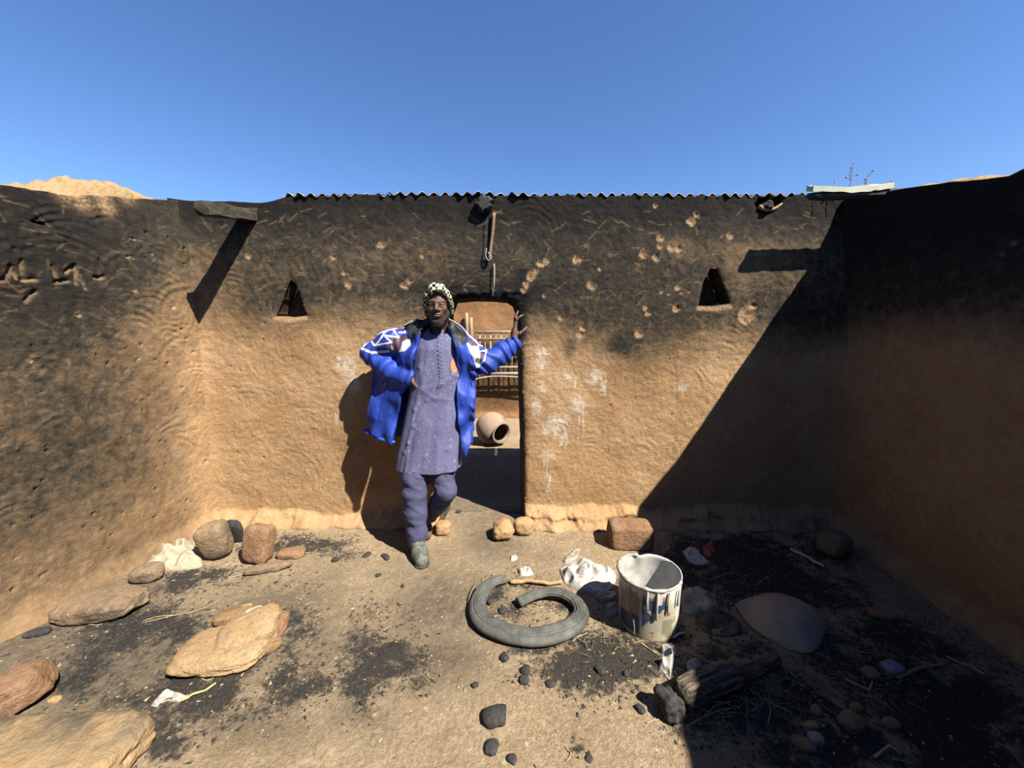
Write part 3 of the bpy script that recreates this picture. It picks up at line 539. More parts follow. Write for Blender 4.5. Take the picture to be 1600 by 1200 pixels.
# pale broken mud on top of the left wall
cap_ = [(66, 302), (88, 294), (126, 286), (150, 279), (176, 283), (196, 287), (214, 287), (240, 300), (264, 310)]
xs = crom([(OnL(a, b)[1], OnL(a, b)[2]) for a, b in cap_], 90); V = []; nw = 22
for s, zt in xs:
    zb = float(l_top(np.array(s))) - 0.05
    for k in range(nw):
        t = k / (nw - 1); y = 0.035 + 0.32 * t; z = zb + (zt - zb) * (math.sin(math.pi * min(1, 0.10 + t * 0.9)) ** 0.55) + 0.020 * float(vn(s * 34, t * 12, seed=301)) + 0.020 * float(vn(s * 13, t * 5, seed=302))
        V.append((float(xl(s)) - 0.025 - y + 0.01 * float(vn(s * 30, t * 11, seed=303)), s, z if 0 < k < nw - 1 else zb - 0.02))
V = np.array(V); c = V.mean(0); c[2] = V[:, 2].min()
obj('mud_heap', mesh('mud_heap', V - c, gridf(90, nw)), MAT_ROCKL, loc=c, label='pale crumbling sunlit mud heap capping the broken top of the scratched side wall', cat='mud')

# charred plank in the corner, its shadow falls down the wall
pk = Wp((292, 318), (390, 322))
def plank_geo(L, w, t, seed):
    n = 26; V = []; pr = [(-w / 2, -t / 2), (-w / 6, -t / 2 - 0.004), (w / 6, -t / 2), (w / 2, -t / 2), (w / 2, 0), (w / 2, t / 2), (0, t / 2 + 0.003), (-w / 2, t / 2), (-w / 2, 0)]
    for i in range(n):
        x = (i / (n - 1) - 0.5) * L
        for k, (a, b) in enumerate(pr):
            j = 0.006 * float(vn(x * 14, k * 1.7, seed=seed)); en = 0.03 * float(vn(k * 2.1, 0.5, seed=seed + 1)) * (abs(i - (n - 1) / 2) > n / 2 - 1.2)
            V.append((x + en, a + j, b + j))
    m = len(pr); Fc = [(i * m + k, i * m + (k + 1) % m, (i + 1) * m + (k + 1) % m, (i + 1) * m + k) for i in range(n - 1) for k in range(m)]
    return V, Fc + [tuple(range(m))[::-1], tuple((n - 1) * m + k for k in range(m))]
V, Fc = plank_geo(0.50, 0.10, 0.075, 310)
a, b = np.array([-1.83, 2.86, 2.275]), np.array([-1.87, 2.48, 2.205]); mid = (a + b) / 2; d = Vector(b - a)
obj('charred_plank', mesh('charred_plank', np.array(V) * [d.length / 0.50 * 1.15, 1, 1], Fc, False), MAT_CHARWOOD, loc=mid, rot=d.to_track_quat('X', 'Z').to_euler(), label='short charred roof plank jutting from the corner beside the scratched wall', cat='plank')
# burnt beam stub over the door
q = P(757, 318); V, Fc = tube_geo([(0, 0.16, 0.0), (0, 0.06, 0), (0.002, 0.02, 0), (0, -0.02, -0.005), (0, -0.045, -0.008)], [0.052, 0.056, 0.06, 0.056, 0.040], 18, lambda an, t: 1 + 0.16 * np.sin(an * 5 + 2 * t) + 0.12 * np.sin(an * 9 + 1))
stub = obj('burnt_beam_stub', mesh('burnt_beam_stub', V, Fc, False), MAT_CHAR, loc=q, label='burnt round beam stub poking out of the wall above the doorway', cat='beam')
q2 = P(1203, 319); V, Fc = tube_geo([(0.0, 0.17, 0.0), (0, 0.08, 0), (0, 0.02, -0.004), (0.0, -0.02, -0.01)], [0.036, 0.04, 0.034, 0.018], 14, lambda an, t: 1 + 0.25 * np.sin(an * 3 + 3 * t) + 0.15 * np.sin(an * 7))
obj('burnt_beam_stub', mesh('burnt_beam_stub', V, Fc, False), MAT_CHAR, loc=q2, label='crumbled charcoal beam end sunk in the ragged hole beside the corner', cat='beam')
V, Fc = tube_geo(crom([P(1186, 322, 2.82), P(1196, 328, 2.815), P(1210, 326, 2.82), P(1222, 318, 2.83)], 14), [0.012, 0.016, 0.013, 0.012, 0.012, 0.011, 0.011, 0.012, 0.012, 0.010, 0.010, 0.009, 0.008, 0.006], 7)
c = np.array(V).mean(0); obj('broken_mud_lip', mesh('broken_mud_lip', V - c, Fc), MAT_ROCKL, loc=c, label='pale broken mud lip under the ragged beam hole', cat='mud')
# beam end from the right wall: it throws the finger of shadow beside the niche
tip = P(1160, 416) - 0.40 * np.array([-0.64, 0.53, -1.0])
V, Fc = tube_geo([tip + [0.62, -0.02, 0.01], tip + [0.40, -0.01, 0.008], tip + [0.15, 0, 0.0], tip + [0.04, 0, -0.004], tip], [0.026, 0.026, 0.025, 0.022, 0.014], 14, lambda an, t: 1 + 0.12 * np.sin(an * 4 + 2 * t))
c = tip + [0.3, 0, 0]; obj('charred_beam_end', mesh('charred_beam_end', V - c, Fc, False), MAT_CHAR, loc=c, label='black charred beam end under the pale sheet in the shaded corner', cat='beam')
# pale sheet over the corner
a, b = tip + [0.01, -0.034, 0.046], tip + [0.50, -0.050, 0.058]; n = 40; V = []
for i in range(n):
    t = i / (n - 1); p = a + (b - a) * t
    for k in range(10):
        u = k / 9; V.append((p[0], p[1] + 0.06 * u, p[2] + 0.008 * float(vn(t * 6, u * 2, seed=330)) - 0.012 * math.sin(t * math.pi) + 0.02 * u))
for i in range(n):
    t = i / (n - 1); p = a + (b - a) * t
    for k in range(10):
        u = k / 9; V.append((p[0], p[1] + 0.002 + 0.06 * u, p[2] - 0.026 - 0.010 * abs(float(vn(t * 9, 0.4, seed=331))) - 0.012 * math.sin(t * math.pi) + 0.02 * u))
e = np.arange(n - 1) * 10; Fq = np.vstack([gridf(n, 10), gridf(n, 10, n * 10), np.stack([e, e + 10, e + 10 + n * 10, e + n * 10], -1), np.stack([np.arange(9), np.arange(9) + 1, np.arange(9) + 1 + n * 10, np.arange(9) + n * 10], -1)])
V = np.array(V); c = V.mean(0)
obj('tarpaulin_strip', mesh('tarpaulin_strip', V - c, Fq, False), simple('pale green tarpaulin', (0.52, 0.60, 0.42), (0.82, 0.80, 0.62), 4, 0.6, 0.3, 0.3), loc=c, label='pale green and white tarpaulin strip lying over the shaded wall corner', cat='tarpaulin')
# lit crumbs of plaster and a bright plastic edge along the top of the right wall
V = []; n = 70
for i in range(n):
    y = 2.42 - 0.75 * i / (n - 1); z = float(r_top(np.array(y))); w = 0.020 + 0.012 * float(vn(y * 14, 0.2, seed=340))
    for k in range(9):
        an = math.pi * k / 8; V.append((float(xr(y)) + 0.16 - 0.13 * math.cos(an), y, z - 0.012 + (w + 0.012) * math.sin(an) + 0.006 * float(vn(y * 40, k, seed=341))))
V = np.array(V); c = V.mean(0); c[2] = V[:, 2].min()
obj('mud_coping', mesh('mud_coping', V - c, gridf(n, 9)), MAT_ROCKL, loc=c, label='pale sunlit line of crumbly mud coping along the top of the shaded wall', cat='mud')
# dry weeds
for i, (bx, tx, ty, br, lab) in enumerate([(1302, 1303, 279, [], 'single thin dry weed stalk on the wall top beside the pale tarpaulin'), (1326, 1334, 251, [(1340, 273), (1322, 277), (1330, 262)], 'tallest branched dry weed rising from the pale tarpaulin on the wall'), (1348, 1358, 268, [(1364, 267), (1352, 280)], 'dry weed with a drooping tip beside the tallest weed on the wall'), (1385, 1388, 283, [(1393, 284)], 'short tufted dry weed at the foot of the rising wall top')]):
    yb = 2.74; b0 = P(bx, 297, yb); pts = [b0 - [0, 0, 0.03], (b0 + P(tx, ty, yb)) / 2 + [0.004, 0, 0], P(tx, ty, yb)]
    V, Fc = tube_geo(crom(pts, 8), np.linspace(0.0030, 0.0015, 8), 5); V = list(V)
    for (qx, qy) in br:
        e = P(qx, qy, yb); s_ = b0 + (P(tx, ty, yb) - b0) * 0.35; v2, f2 = tube_geo(crom([s_, (s_ + e) / 2 + [0, 0.01, 0.004], e], 5), np.linspace(0.002, 0.0012, 5), 4, off=len(V)); V += list(v2); Fc += f2
        v2, f2 = tube_geo([e + [-0.006, 0, 0.0], e, e + [0.008, 0, 0.003]], [0.003, 0.006, 0.002], 5, off=len(V)); V += list(v2); Fc += f2
    obj('dry_weed', mesh('dry_weed', np.array(V) - b0, Fc), simple('dry weed stalk', (0.30, 0.22, 0.16), (0.40, 0.30, 0.22), 30), loc=b0, label=lab, cat='weed', group='dry weeds on the wall top')
# hanging rod and pale strip over the lintel
p = crom([P(772, 333, 2.795), P(770, 360, 2.785), P(765, 400, 2.775), P(764, 405, 2.775)], 10)
rod = tube('hanging_rod', p - p[0], [0.012] * 8 + [0.011, 0.009], MAT_RUST, 8, loc=p[0], label='brown rusty rod hanging from the burnt beam stub above the doorway', cat='rod')
tube('wire_tie', crom([P(760, 388, 2.770) - p[0], P(759, 400, 2.767) - p[0], P(763, 407, 2.767) - p[0], P(768, 402, 2.770) - p[0], P(762, 394, 2.765) - p[0]], 18), 0.0045, simple('grey wire', (0.25, 0.25, 0.24), (0.5, 0.5, 0.48), 30, 0.5), 6, parent=rod)
tube('wire', crom([P(761, 340, 2.79) - p[0], P(761, 362, 2.785) - p[0], P(760, 385, 2.775) - p[0], P(760, 392, 2.77) - p[0]], 12), 0.0028, MAT_CHAR, 5, parent=rod)
p = crom([P(772, 412, 2.782), P(772, 430, 2.778), P(771, 448, 2.772), P(770, 464, 2.772)], 12)
tube('pale_strip', p - p[0], 0.010 * np.array([.5, .7, .8, .9, .9, 1, 1, 1, 1, 1, .9, .7]), MAT_PLASTG, 8, prof=lambda an, t: np.where(np.abs(np.sin(an)) > 0.6, 0.35, 1.0), loc=p[0], label='thin pale strip hanging down to the lintel below the rusty rod', cat='strip')

# ------------------------------------------------------------------ the yard behind the doorway
gp = lambda px, py: P(px, py, 6.30)
gr = empty('metal_grille', gp(770, 592) * [1, 1, 1], 'pale welded bar grille fixed before the yard wall behind the doorway', 'grille'); go = np.array(gr.location)
for (ya, yb_, rr_) in ((519, 518, 0.020), (530, 529, 0.016), (574, 573, 0.017), (584, 583, 0.022)):
    tube('rail', [gp(742, ya) - go, gp(862, yb_) - go], rr_, MAT_BAR, 8, parent=gr)
for i, px in enumerate(np.arange(749.7, 862, 8.35)):
    tube('bar', [gp(px, 519) - go + [0, 0.01, 0], gp(px, 584) - go + [0, 0.01, 0]], 0.012 if i % 2 == 0 else 0.005, MAT_BAR, 6, parent=gr)
tube('rail', crom([gp(742, 593) - go, gp(752, 590.5) - go, gp(775, 588) - go, gp(815, 590) - go, gp(862, 598) - go], 24), 0.013, MAT_BAR, 8, parent=gr)
for px in (749, 783, 817): tube('bar', [gp(px, 584) - go, gp(px, 590) - go], 0.012, MAT_BAR, 6, parent=gr)
for px in (746, 858): tube('bracket', [gp(px, 545) - go, gp(px, 545) - go + [0, 0.22, 0]], 0.014, MAT_BAR, 6, parent=gr)
for i, (px, pt, r_) in enumerate([(729, 489, 0.026), (736, 496, 0.024)]):
    t_ = P(px, pt, 6.42); b_ = np.array([t_[0] - 0.01, 6.42, 0.0]); p = crom([b_, (b_ + t_) / 2 + [0.012, 0, 0], t_], 9)
    tube('wooden_pole', p - b_, np.linspace(r_ * 1.1, r_, 9), MAT_POLE, 10, loc=b_, label=['taller bleached wooden pole leaning on the yard wall beside the grille', 'shorter bleached wooden pole leaning on the yard wall beside the grille'][i], cat='pole')
# fallen clay pot
pc = G(768, 699); prf = [(0.0, 0.005), (0.10, 0.01), (0.16, 0.035), (0.205, 0.10), (0.228, 0.18), (0.225, 0.26), (0.195, 0.33), (0.150, 0.375), (0.132, 0.390), (0.138, 0.405), (0.150, 0.418), (0.150, 0.428), (0.136, 0.430), (0.118, 0.415), (0.112, 0.390), (0.14, 0.36), (0.19, 0.31), (0.212, 0.25), (0.21, 0.17), (0.17, 0.07), (0.0, 0.03)]
pr = crom([(a, 0, b) for a, b in prf], 70); ns = 48; V = []
for i in range(ns):
    an = 2 * math.pi * i / ns
    for a in pr: r_ = a[0] * (1 + 0.012 * math.sin(an * 3 + a[2] * 9)); V.append((r_ * math.cos(an), r_ * math.sin(an), a[2]))
V = np.array(V); V[:, 2] -= 0.2; ax = Vector((0.58, -0.72, -0.14)).normalized(); R = np.array(ax.to_track_quat('Z', 'Y').to_matrix()); V = V @ R.T * 0.93
pot = empty('clay_pot', (pc[0], pc[1] + 0.16, 0.0), 'round fired clay water pot lying on its side in the yard', 'pot')
m = M('smoked earthenware', 0.8, 0.25); a = m.mix(m.mr(m.noise(5, 5), 0.35, 0.65), (0.36, 0.24, 0.16), (0.46, 0.35, 0.27)); a = m.mix(m.mr(m.noise(3, 4), 0.5, 0.66), a, (0.16, 0.11, 0.08)); m.col(a); m.bump(m.noise(40, 4), 0.3, 0.004)
zz = V[:, 2].min(); nb = 70
idx = np.arange(ns * nb).reshape(ns, nb); allq = gridf(ns, nb, 0, True); ring = allq % nb; rim = (ring.min(1) >= 27) & (ring.max(1) <= 45)
obj('body', mesh('body', V - [0, 0, zz], allq[~rim]), m.m, parent=pot); obj('rim', mesh('rim', V - [0, 0, zz], allq[rim]), m.m, parent=pot)

# ------------------------------------------------------------------ things lying on the floor
rock('mud_brick', 983, 850, (0.285, 0.18, 0.165), MAT_ROCKR, 'squared reddish mud brick at the wall foot where the shadow begins', 'brick', rz=-0.06, e=7, amp=0.06, seed=21, sub=5)
rock('upright_stone', 345, 868, (0.165, 0.15, 0.235), MAT_ROCKD, 'rounded sooty upright stone against the wall beside the cream sack', rz=0.3, tilt=(0.10, -0.16), e=4.0, amp=0.10, seed=22)
rock('upright_stone', 401, 878, (0.165, 0.11, 0.235), MAT_ROCKR, 'reddish flat-faced stone propped upright beside the rounded sooty one', rz=-0.12, tilt=(-0.18, 0.10), e=5, amp=0.09, seed=23)
rock('slate_piece', 373, 846, (0.10, 0.04, 0.19), MAT_CHAR, 'dark grey flat fragment wedged between the two upright stones', 'fragment', tilt=(0.25, 0.0), e=6, amp=0.06, seed=24, sub=3, facet=0.6)
rock('small_stone', 232, 908, (0.15, 0.12, 0.09), MAT_ROCKD, 'small brown stone under the edge of the cream sack', rz=0.4, e=3, amp=0.12, seed=25)
rock('red_stone', 455, 868, (0.16, 0.10, 0.05), MAT_ROCKR, 'low reddish stone lying right of the flat-faced upright stone', rz=0.1, e=3, amp=0.15, seed=26)
rock('charred_stick_stone', 420, 892, (0.24, 0.07, 0.05), MAT_ROCKD, 'long grey stone lying in front of the flat-faced upright stone', rz=0.35, e=3, amp=0.15, seed=27)
rock('flat_stone', 160, 960, (0.37, 0.21, 0.105), MAT_ROCKD, 'large flat oval stone by the foot of the scratched wall', rz=0.16, e=3.2, amp=0.09, seed=28, sub=5)
rock('dark_stone', 60, 998, (0.09, 0.045, 0.035), MAT_CHAR, 'small dark stone between the flat oval stone and the scratched wall', rz=0.5, e=3, amp=0.12, seed=29, sub=3)
rock('mud_slab', 352, 1024, (0.36, 0.25, 0.075), MAT_ROCKL, 'broad pale cracked slab of dried mud', 'mud', rz=0.12, e=3.4, amp=0.10, seed=30, sub=5)
rock('mud_slab_piece', 398, 1000, (0.24, 0.20, 0.10), MAT_ROCKL, 'pale mud chunk leaning on the cracked mud slab', 'mud', rz=0.5, tilt=(0.1, -0.15), e=3.4, amp=0.16, seed=31)
rock('mud_slab_piece', 372, 968, (0.20, 0.09, 0.055), MAT_ROCK, 'long ochre mud fragment behind the cracked mud slab', 'mud', rz=0.25, e=4, amp=0.14, seed=32)
rock('mud_slab_piece', 430, 982, (0.11, 0.15, 0.06), MAT_ROCKR, 'reddish crumbling mud fragment behind the leaning mud chunk', 'mud', rz=0.2, e=3, amp=0.2, seed=33)
rock('mud_slab_piece', 416, 1018, (0.12, 0.06, 0.05), MAT_ROCK, 'small mud flake tucked at the edge of the cracked slab', 'mud', rz=0.7, e=3, amp=0.15, seed=34, sub=3)
rock('plastic_scrap', 398, 966, (0.075, 0.03, 0.02), MAT_PLAST, 'small white plastic piece among the broken mud fragments', 'plastic', rz=0.6, z=0.045, e=5, amp=0.04, seed=35, sub=3)
rock('pebble', 385, 949, (0.055, 0.03, 0.025), MAT_ROCKL, 'small pale pebble behind the broken mud fragments', 'pebble', rz=0.4, e=3, amp=0.1, seed=36, sub=3)
rock('oval_stone', 50, 1052, (0.14, 0.06, 0.045), MAT_ROCKR, 'small reddish oval stone beside the broken wedge of mud', rz=0.3, e=2.6, amp=0.07, seed=37, sub=3)
rock('mud_wedge', 12, 1108, (0.30, 0.20, 0.12), MAT_ROCKR, 'broken brown wedge of mud behind the big mud brick', 'mud', rz=0.62, tilt=(0.0, -0.12), e=5, amp=0.16, seed=38, sub=5, facet=0.7)
rock('pebble', 86, 1096, (0.045, 0.03, 0.025), MAT_ROCKL, 'small round pebble at the tip of the broken mud wedge', 'pebble', e=3, amp=0.1, seed=39, sub=3)
rock('big_mud_brick', 55, 1222, (0.56, 0.28, 0.13), MAT_BRICKTOP, 'big weathered mud brick with a sooty top', 'brick', rz=0.05, e=8, amp=0.06, seed=40, sub=5)
rock('corner_stone', 1300, 868, (0.17, 0.14, 0.16), MAT_ROCKD, 'grey stone in the shaded wall corner beside the white stick', rz=0.3, tilt=(0, 0.2), e=4, amp=0.12, seed=41)
rock('shaded_stone', 1330, 1133, (0.085, 0.065, 0.045), MAT_ROCKR, 'brown pointed stone lying in the shaded charcoal bits', rz=0.4, e=3, amp=0.15, seed=42)
rock('shaded_stone', 1392, 1136, (0.06, 0.04, 0.035), MAT_ROCKR, 'small reddish chip in the shaded charcoal beyond the pointed stone', rz=0.2, e=3, amp=0.15, seed=43, sub=3)
rock('shaded_stone', 1338, 1108, (0.05, 0.03, 0.03), MAT_ROCK, 'small tan chip behind the brown pointed stone', rz=0.2, e=3, amp=0.15, seed=44, sub=3)
rock('shaded_stone', 1275, 1112, (0.05, 0.035, 0.03), MAT_ROCKR, 'small red-brown chip beside the loose straw in the shade', rz=0.7, e=3, amp=0.15, seed=45, sub=3)
rock('shaded_stone', 1268, 1132, (0.05, 0.03, 0.02), MAT_ROCKL, 'pale flat chip in the shade in front of the red-brown one', rz=0.1, e=3, amp=0.15, seed=46, sub=3)
rock('shaded_stone', 1360, 1055, (0.06, 0.05, 0.035), MAT_ROCK, 'crumbled mud clod beside the blue-grey plastic lump', 'clod', rz=0.1, e=3, amp=0.2, seed=47, sub=3)
rock('shaded_stone', 1380, 962, (0.13, 0.07, 0.04), MAT_ROCKR, 'low brown clod on the shaded floor near the wall', 'clod', rz=-0.3, e=3, amp=0.2, seed=48, sub=3)
rock('shaded_clod', 1255, 1165, (0.07, 0.05, 0.03), MAT_ROCK, 'tan clod at the edge of the shade', 'clod', rz=-0.3, e=3, amp=0.2, seed=49, sub=3)
rock('grey_lump', 1274, 1157, (0.05, 0.04, 0.035), MAT_PLASTG, 'small grey lump beside the tan clod in the shade', 'lump', e=3, amp=0.2, seed=149, sub=3)
rock('plastic_lump', 1394, 1049, (0.075, 0.06, 0.045), simple('blue grey plastic', (0.17, 0.20, 0.26), (0.27, 0.30, 0.36), 12, 0.5, 0.4), 'blue-grey plastic lump beside the long twig in the shade', 'plastic', rz=0.2, e=5, amp=0.1, seed=50, sub=3)
rock('mud_lump', 786, 838, (0.14, 0.15, 0.13), MAT_WALL, 'rounded mud lump at the foot of the door jamb', 'mud', e=3.0, amp=0.22, seed=51, sub=4)
rock('mud_lump', 818, 831, (0.14, 0.12, 0.12), MAT_WALL, 'second mud lump tucked against the door jamb plinth', 'mud', e=2.8, amp=0.14, seed=52, sub=4)
rock('plinth_lump', 692, 832, (0.11, 0.10, 0.09), MAT_WALL, 'pale piece of mud wall plinth behind the man by the doorway', rz=0.2, e=3, amp=0.15, seed=53, sub=4)  # separate lump added for the lit wall plinth at the left jamb
coal = [(774, 1125, .12, .11, .07, 'largest lump of charcoal on the sandy floor'), (768, 1172, .07, .06, .035, 'flat charcoal crumb in front of the largest charcoal lump'), (800, 1189, .045, .04, .03, 'tiny charcoal crumb nearest the frame edge below the largest lump'), (742, 1076, .038, .03, .03, 'small square charcoal bit on the bare sand'), (788, 1030, .06, .05, .045, 'round charcoal ball in front of the torn tyre'), (821, 1050, .06, .05, .045, 'upper charcoal ball of the touching pair'), (819, 1064, .058, .05, .04, 'lower charcoal ball of the touching pair'),
        (524, 876, .075, .05, .04, 'charcoal piece lying apart near the wall foot left of the man'), (573, 868, .08, .05, .04, 'black charcoal chunk in the sand left of the man'), (603, 870, .11, .05, .035, 'flat grey charcoal flake beside the man\'s shoe'), (592, 899, .05, .035, .03, 'small charcoal bit in front of the flat flake'), (629, 916, .03, .025, .03, 'upright sliver of charcoal in front of the man\'s shoe'), (567, 1100, .035, .03, .03, 'lone charcoal crumb in the pale sand strip'), (717, 800, .06, .05, .045, 'dark charcoal lump on the threshold path'),
        (764, 940, .06, .045, .05, 'charcoal lump inside the torn tyre near its cut end'), (786, 954, .06, .05, .04, 'charcoal lump inside the torn tyre by its inner end'), (1000, 1108, .05, .04, .035, 'charcoal bit on sand left of the charred log'), (1070, 1122, .08, .04, .02, 'flat charcoal scrap in front of the charred log'), (978, 1054, .04, .03, .03, 'charcoal crumb beside the ash patch'), (860, 1070, .05, .04, .03, 'charcoal crumb at the rim of the ash patch'), (920, 1185, .035, .03, .02, 'tiny charcoal crumb on bare sand'), (938, 1047, .07, .05, .04, 'charcoal knob in the middle of the ash patch')]
for i, (px, py, a, b, c, lab) in enumerate(coal):
    rock('charcoal_lump', px, py, (a * 0.74, b * 0.74, c * 0.6), MAT_CHAR, lab, 'charcoal', rz=i * 1.3, e=3.4, amp=0.22, seed=60 + i, sub=3, facet=0.6, sink=0.004, group='charcoal lumps on the floor')
# white paint bucket
bc = np.array([0.692, 1.785, 0.0]); bz = float(floor_h(bc[0], bc[1])); BRB, BRT, BH = 0.140, 0.155, 0.275; ns, nh = 96, 40
phi0 = math.atan2(-bc[1], -bc[0])                         # the side that faces the camera
def bcol(ph, h):                                          # print and paint stains of the bucket by angle (degrees) and height
    c = np.tile(np.array([0.66, 0.64, 0.58]), (len(ph), 1)); nz_ = fbm(ph * 0.05, h * 4, 1.0, 4, 400)
    def put(m, col): c[m] = col
    put((ph > -64) & (ph < -15) & (h > 0.36) & (h < 0.88), (0.42, 0.34, 0.22))
    put((ph > -66) & (ph < -14) & (h > 0.07) & (h < 0.34 + 0.1 * (ph + 66) / 52), (0.035, 0.085, 0.17))
    arc = 0.16 + 0.56 * np.clip((ph + 13) / 48, 0, 1) ** 0.8
    put((ph > -13) & (ph < 62) & (h < 0.84), (0.60, 0.57, 0.43))
    put((ph > -13) & (ph < 35) & (h > arc) & (h < 0.82), (0.035, 0.085, 0.18))
    put((ph > -13) & (ph < 34) & (h > 0.80) & (h < 0.9), (0.45, 0.25, 0.17))
    put((np.hypot((ph - 9) / 3.2, (h - 0.17) / 0.030) < 1), (0.50, 0.06, 0.04))
    put((np.abs(ph - 9) < 5) & (np.abs(h - 0.105) < 0.016) & (np.sin(ph * 4) > -0.2), (0.25, 0.2, 0.15))
    put((np.abs(ph - 39) < 8) & (np.abs(h - 0.52) < 0.02) & (np.sin(ph * 3) > -0.3), (0.40, 0.12, 0.08))
    put((ph > 28) & (ph < 55) & (h < 0.42) & (nz_ > 0.22), (0.36, 0.32, 0.22))
    put((np.abs(ph + 13.5) < 1.2) & (h < 0.85), (0.75, 0.74, 0.68))
    put((ph > 62) & (ph < 72) & (h < 0.8), (0.78, 0.77, 0.72))
    put(h < 0.035, (0.52, 0.42, 0.22))
    c *= (1 - 0.25 * np.clip(nz_, 0, 1))[:, None]
    line = 0.88 + 0.05 * vn(ph * 0.09, ph * 0, seed=402)
    for p_, d_, w_ in ((-14, 0.80, 3), (-2, 0.60, 2.2), (14, 0.45, 3.2), (20, 0.72, 3), (33, 0.58, 3.0), (40, 0.8, 3), (47, 0.74, 3), (54, 0.66, 3), (-50, 0.78, 3)): line = np.where(np.abs(ph - p_) < w_ + 3 * np.clip(1 - np.abs(h - d_) * 9, 0, 0.4), d_, line)
    hook = (segd(ph, h * 100, (-2, 60), (13, 52)) < 2.0); c[(h > line) | hook] = (0.84, 0.83, 0.79); return c
def bucket_ring(hh, dr):
    an = np.linspace(0, 2 * np.pi, ns, endpoint=False); r = (BRB + (BRT - BRB) * hh + dr) * (1 + 0.030 * hh * np.cos(2 * (an - 0.9)) + 0.012 * np.sin(3 * an) * hh)
    dent = np.exp(-((np.angle(np.exp(1j * (an - phi0 + 2.75)))) / 0.22) ** 2) * max(0, hh - 0.55); r = r - 0.045 * dent
    edge = (0.012 * vn(an * 3, an * 0, seed=404) + 0.008 * vn(an * 11, an * 0, seed=405)) * max(0.0, hh - 0.9) * 10 * 0.1
    return np.stack([bc[0] + r * np.cos(an), bc[1] + r * np.sin(an), BH * hh + bz + edge * 10 * 0.1], -1), np.degrees(np.angle(np.exp(1j * (an - phi0))))
bk = empty('paint_bucket', (bc[0], bc[1], bz), 'white paint bucket with a blue label and dried paint drips', 'bucket'); bo = np.array(bk.location)
V, C = [], []
for hh in np.linspace(0, 1, nh):
    v, ph = bucket_ring(hh, 0); V.append(v); C.append(bcol(ph, np.full(ns, hh)))
for hh in np.linspace(1, 0.03, 16):
    v, ph = bucket_ring(hh, -0.005); V.append(v); cc = np.tile([0.74, 0.74, 0.69], (ns, 1)); cc *= (0.85 + 0.2 * vn(ph * 0.06, ph * 0 + hh * 9, seed=407))[:, None]; C.append(cc)
v, ph = bucket_ring(0.03, -BRB + 0.004); V.append(v); C.append(np.tile([0.6, 0.58, 0.5], (ns, 1)))
V = np.vstack(V); nr = nh + 17; idx = np.arange(nr * ns).reshape(nr, ns).T; Fq = np.stack([idx[:, :-1], np.roll(idx, -1, 0)[:, :-1], np.roll(idx, -1, 0)[:, 1:], idx[:, 1:]], -1).reshape(-1, 4)
m = M('printed plastic bucket', 0.45, 0.45); m.col(m.mix(m.mr(m.noise(25, 4), 0.5, 0.8, 0, 0.4), m.attr('paint', 'Color'), (0.35, 0.28, 0.19))); m.bump(m.noise(30, 3), 0.15, 0.003)
obj('bucket_body', mesh('bucket_body', V - bo, Fq, True, None, np.vstack(C)), m.m, parent=bk)
an = np.linspace(math.radians(-150), math.radians(75), 90) + phi0; pth = []; rad = []
for a in an:
    v, ph = bucket_ring(1.0, -0.002); k = int(round((a % (2 * math.pi)) / (2 * math.pi) * ns)) % ns; pth.append(v[k])
pth = np.array(pth); k5 = np.ones(5) / 5
for q in range(3): pth[2:-2, q] = np.convolve(pth[:, q], k5, 'valid')
rad = 0.0055 + 0.004 * np.clip(vn(an * 6, an * 0, seed=410), 0, 1) + 0.006 * np.exp(-((np.degrees(an - phi0) + 60) / 45) ** 2)
tube('paint_crust', pth - bo, rad, MAT_PLAST, 8, parent=bk)
v1, _ = bucket_ring(1.0, 0.006); v6, _ = bucket_ring(0.3, 0.006)
def bpt(ph, h): a = math.radians(ph) + phi0; r = BRB + (BRT - BRB) * h + 0.008; return np.array([bc[0] + r * math.cos(a), bc[1] + r * math.sin(a), bz + BH * h])
tube('string', crom([bpt(-32, 0.97), bpt(-31, 0.82), bpt(-36, 0.62), bpt(-33, 0.50), bpt(-24, 0.30), bpt(-22, 0.04)], 40) - bo, 0.0022, MAT_PLAST, 5, parent=bk)
for i, (p_, d_) in enumerate(((-2, 0.60), (14, 0.45), (33, 0.58), (54, 0.66))):
    tube('paint_drip', np.array([bpt(p_ + 0.5, 0.97), bpt(p_, (0.97 + d_) / 2), bpt(p_ + 0.6, d_ + 0.04), bpt(p_, d_)]) - bo - [0, 0, 0], [0.004, 0.0045, 0.006, 0.003], MAT_PLAST, 6, parent=bk)

# torn tyre, cut open and coiled on the floor
tp = [(790, 902), (768, 908), (753, 922), (746, 943), (753, 966), (778, 982), (812, 990), (848, 990), (880, 982), (902, 968), (908, 953), (900, 938), (880, 928), (855, 924), (830, 929), (810, 938)]
path = crom([G(a, b, 0.035) for a, b in tp], 150); t = np.linspace(0, 1, 150)
path[:, 2] = floor_h(path[:, 0], path[:, 1]) + 0.030 + 0.012 * sst(0.7, 0.8, t) - 0.012 * sst(0.8, 1, t)
rad = np.interp(t, [0, 0.06, 0.3, 0.55, 0.68, 0.78, 1.0], [0.030, 0.036, 0.052, 0.052, 0.040, 0.033, 0.031])
rubber = M('grey perished rubber', 0.75, 0.3); rubber.col(rubber.mix(rubber.mr(rubber.noise(14, 5, 0.7), 0.35, 0.7), (0.060, 0.063, 0.060), (0.175, 0.175, 0.16))); rubber.bump(rubber.noise(90, 4), 0.3, 0.003); MAT_RUB = rubber.m
ty = empty('tyre_coil', path[60] * [1, 1, 0], 'grey ribbed tyre cut open and coiled on the floor beside the bucket', 'tyre'); to = np.array(ty.location)
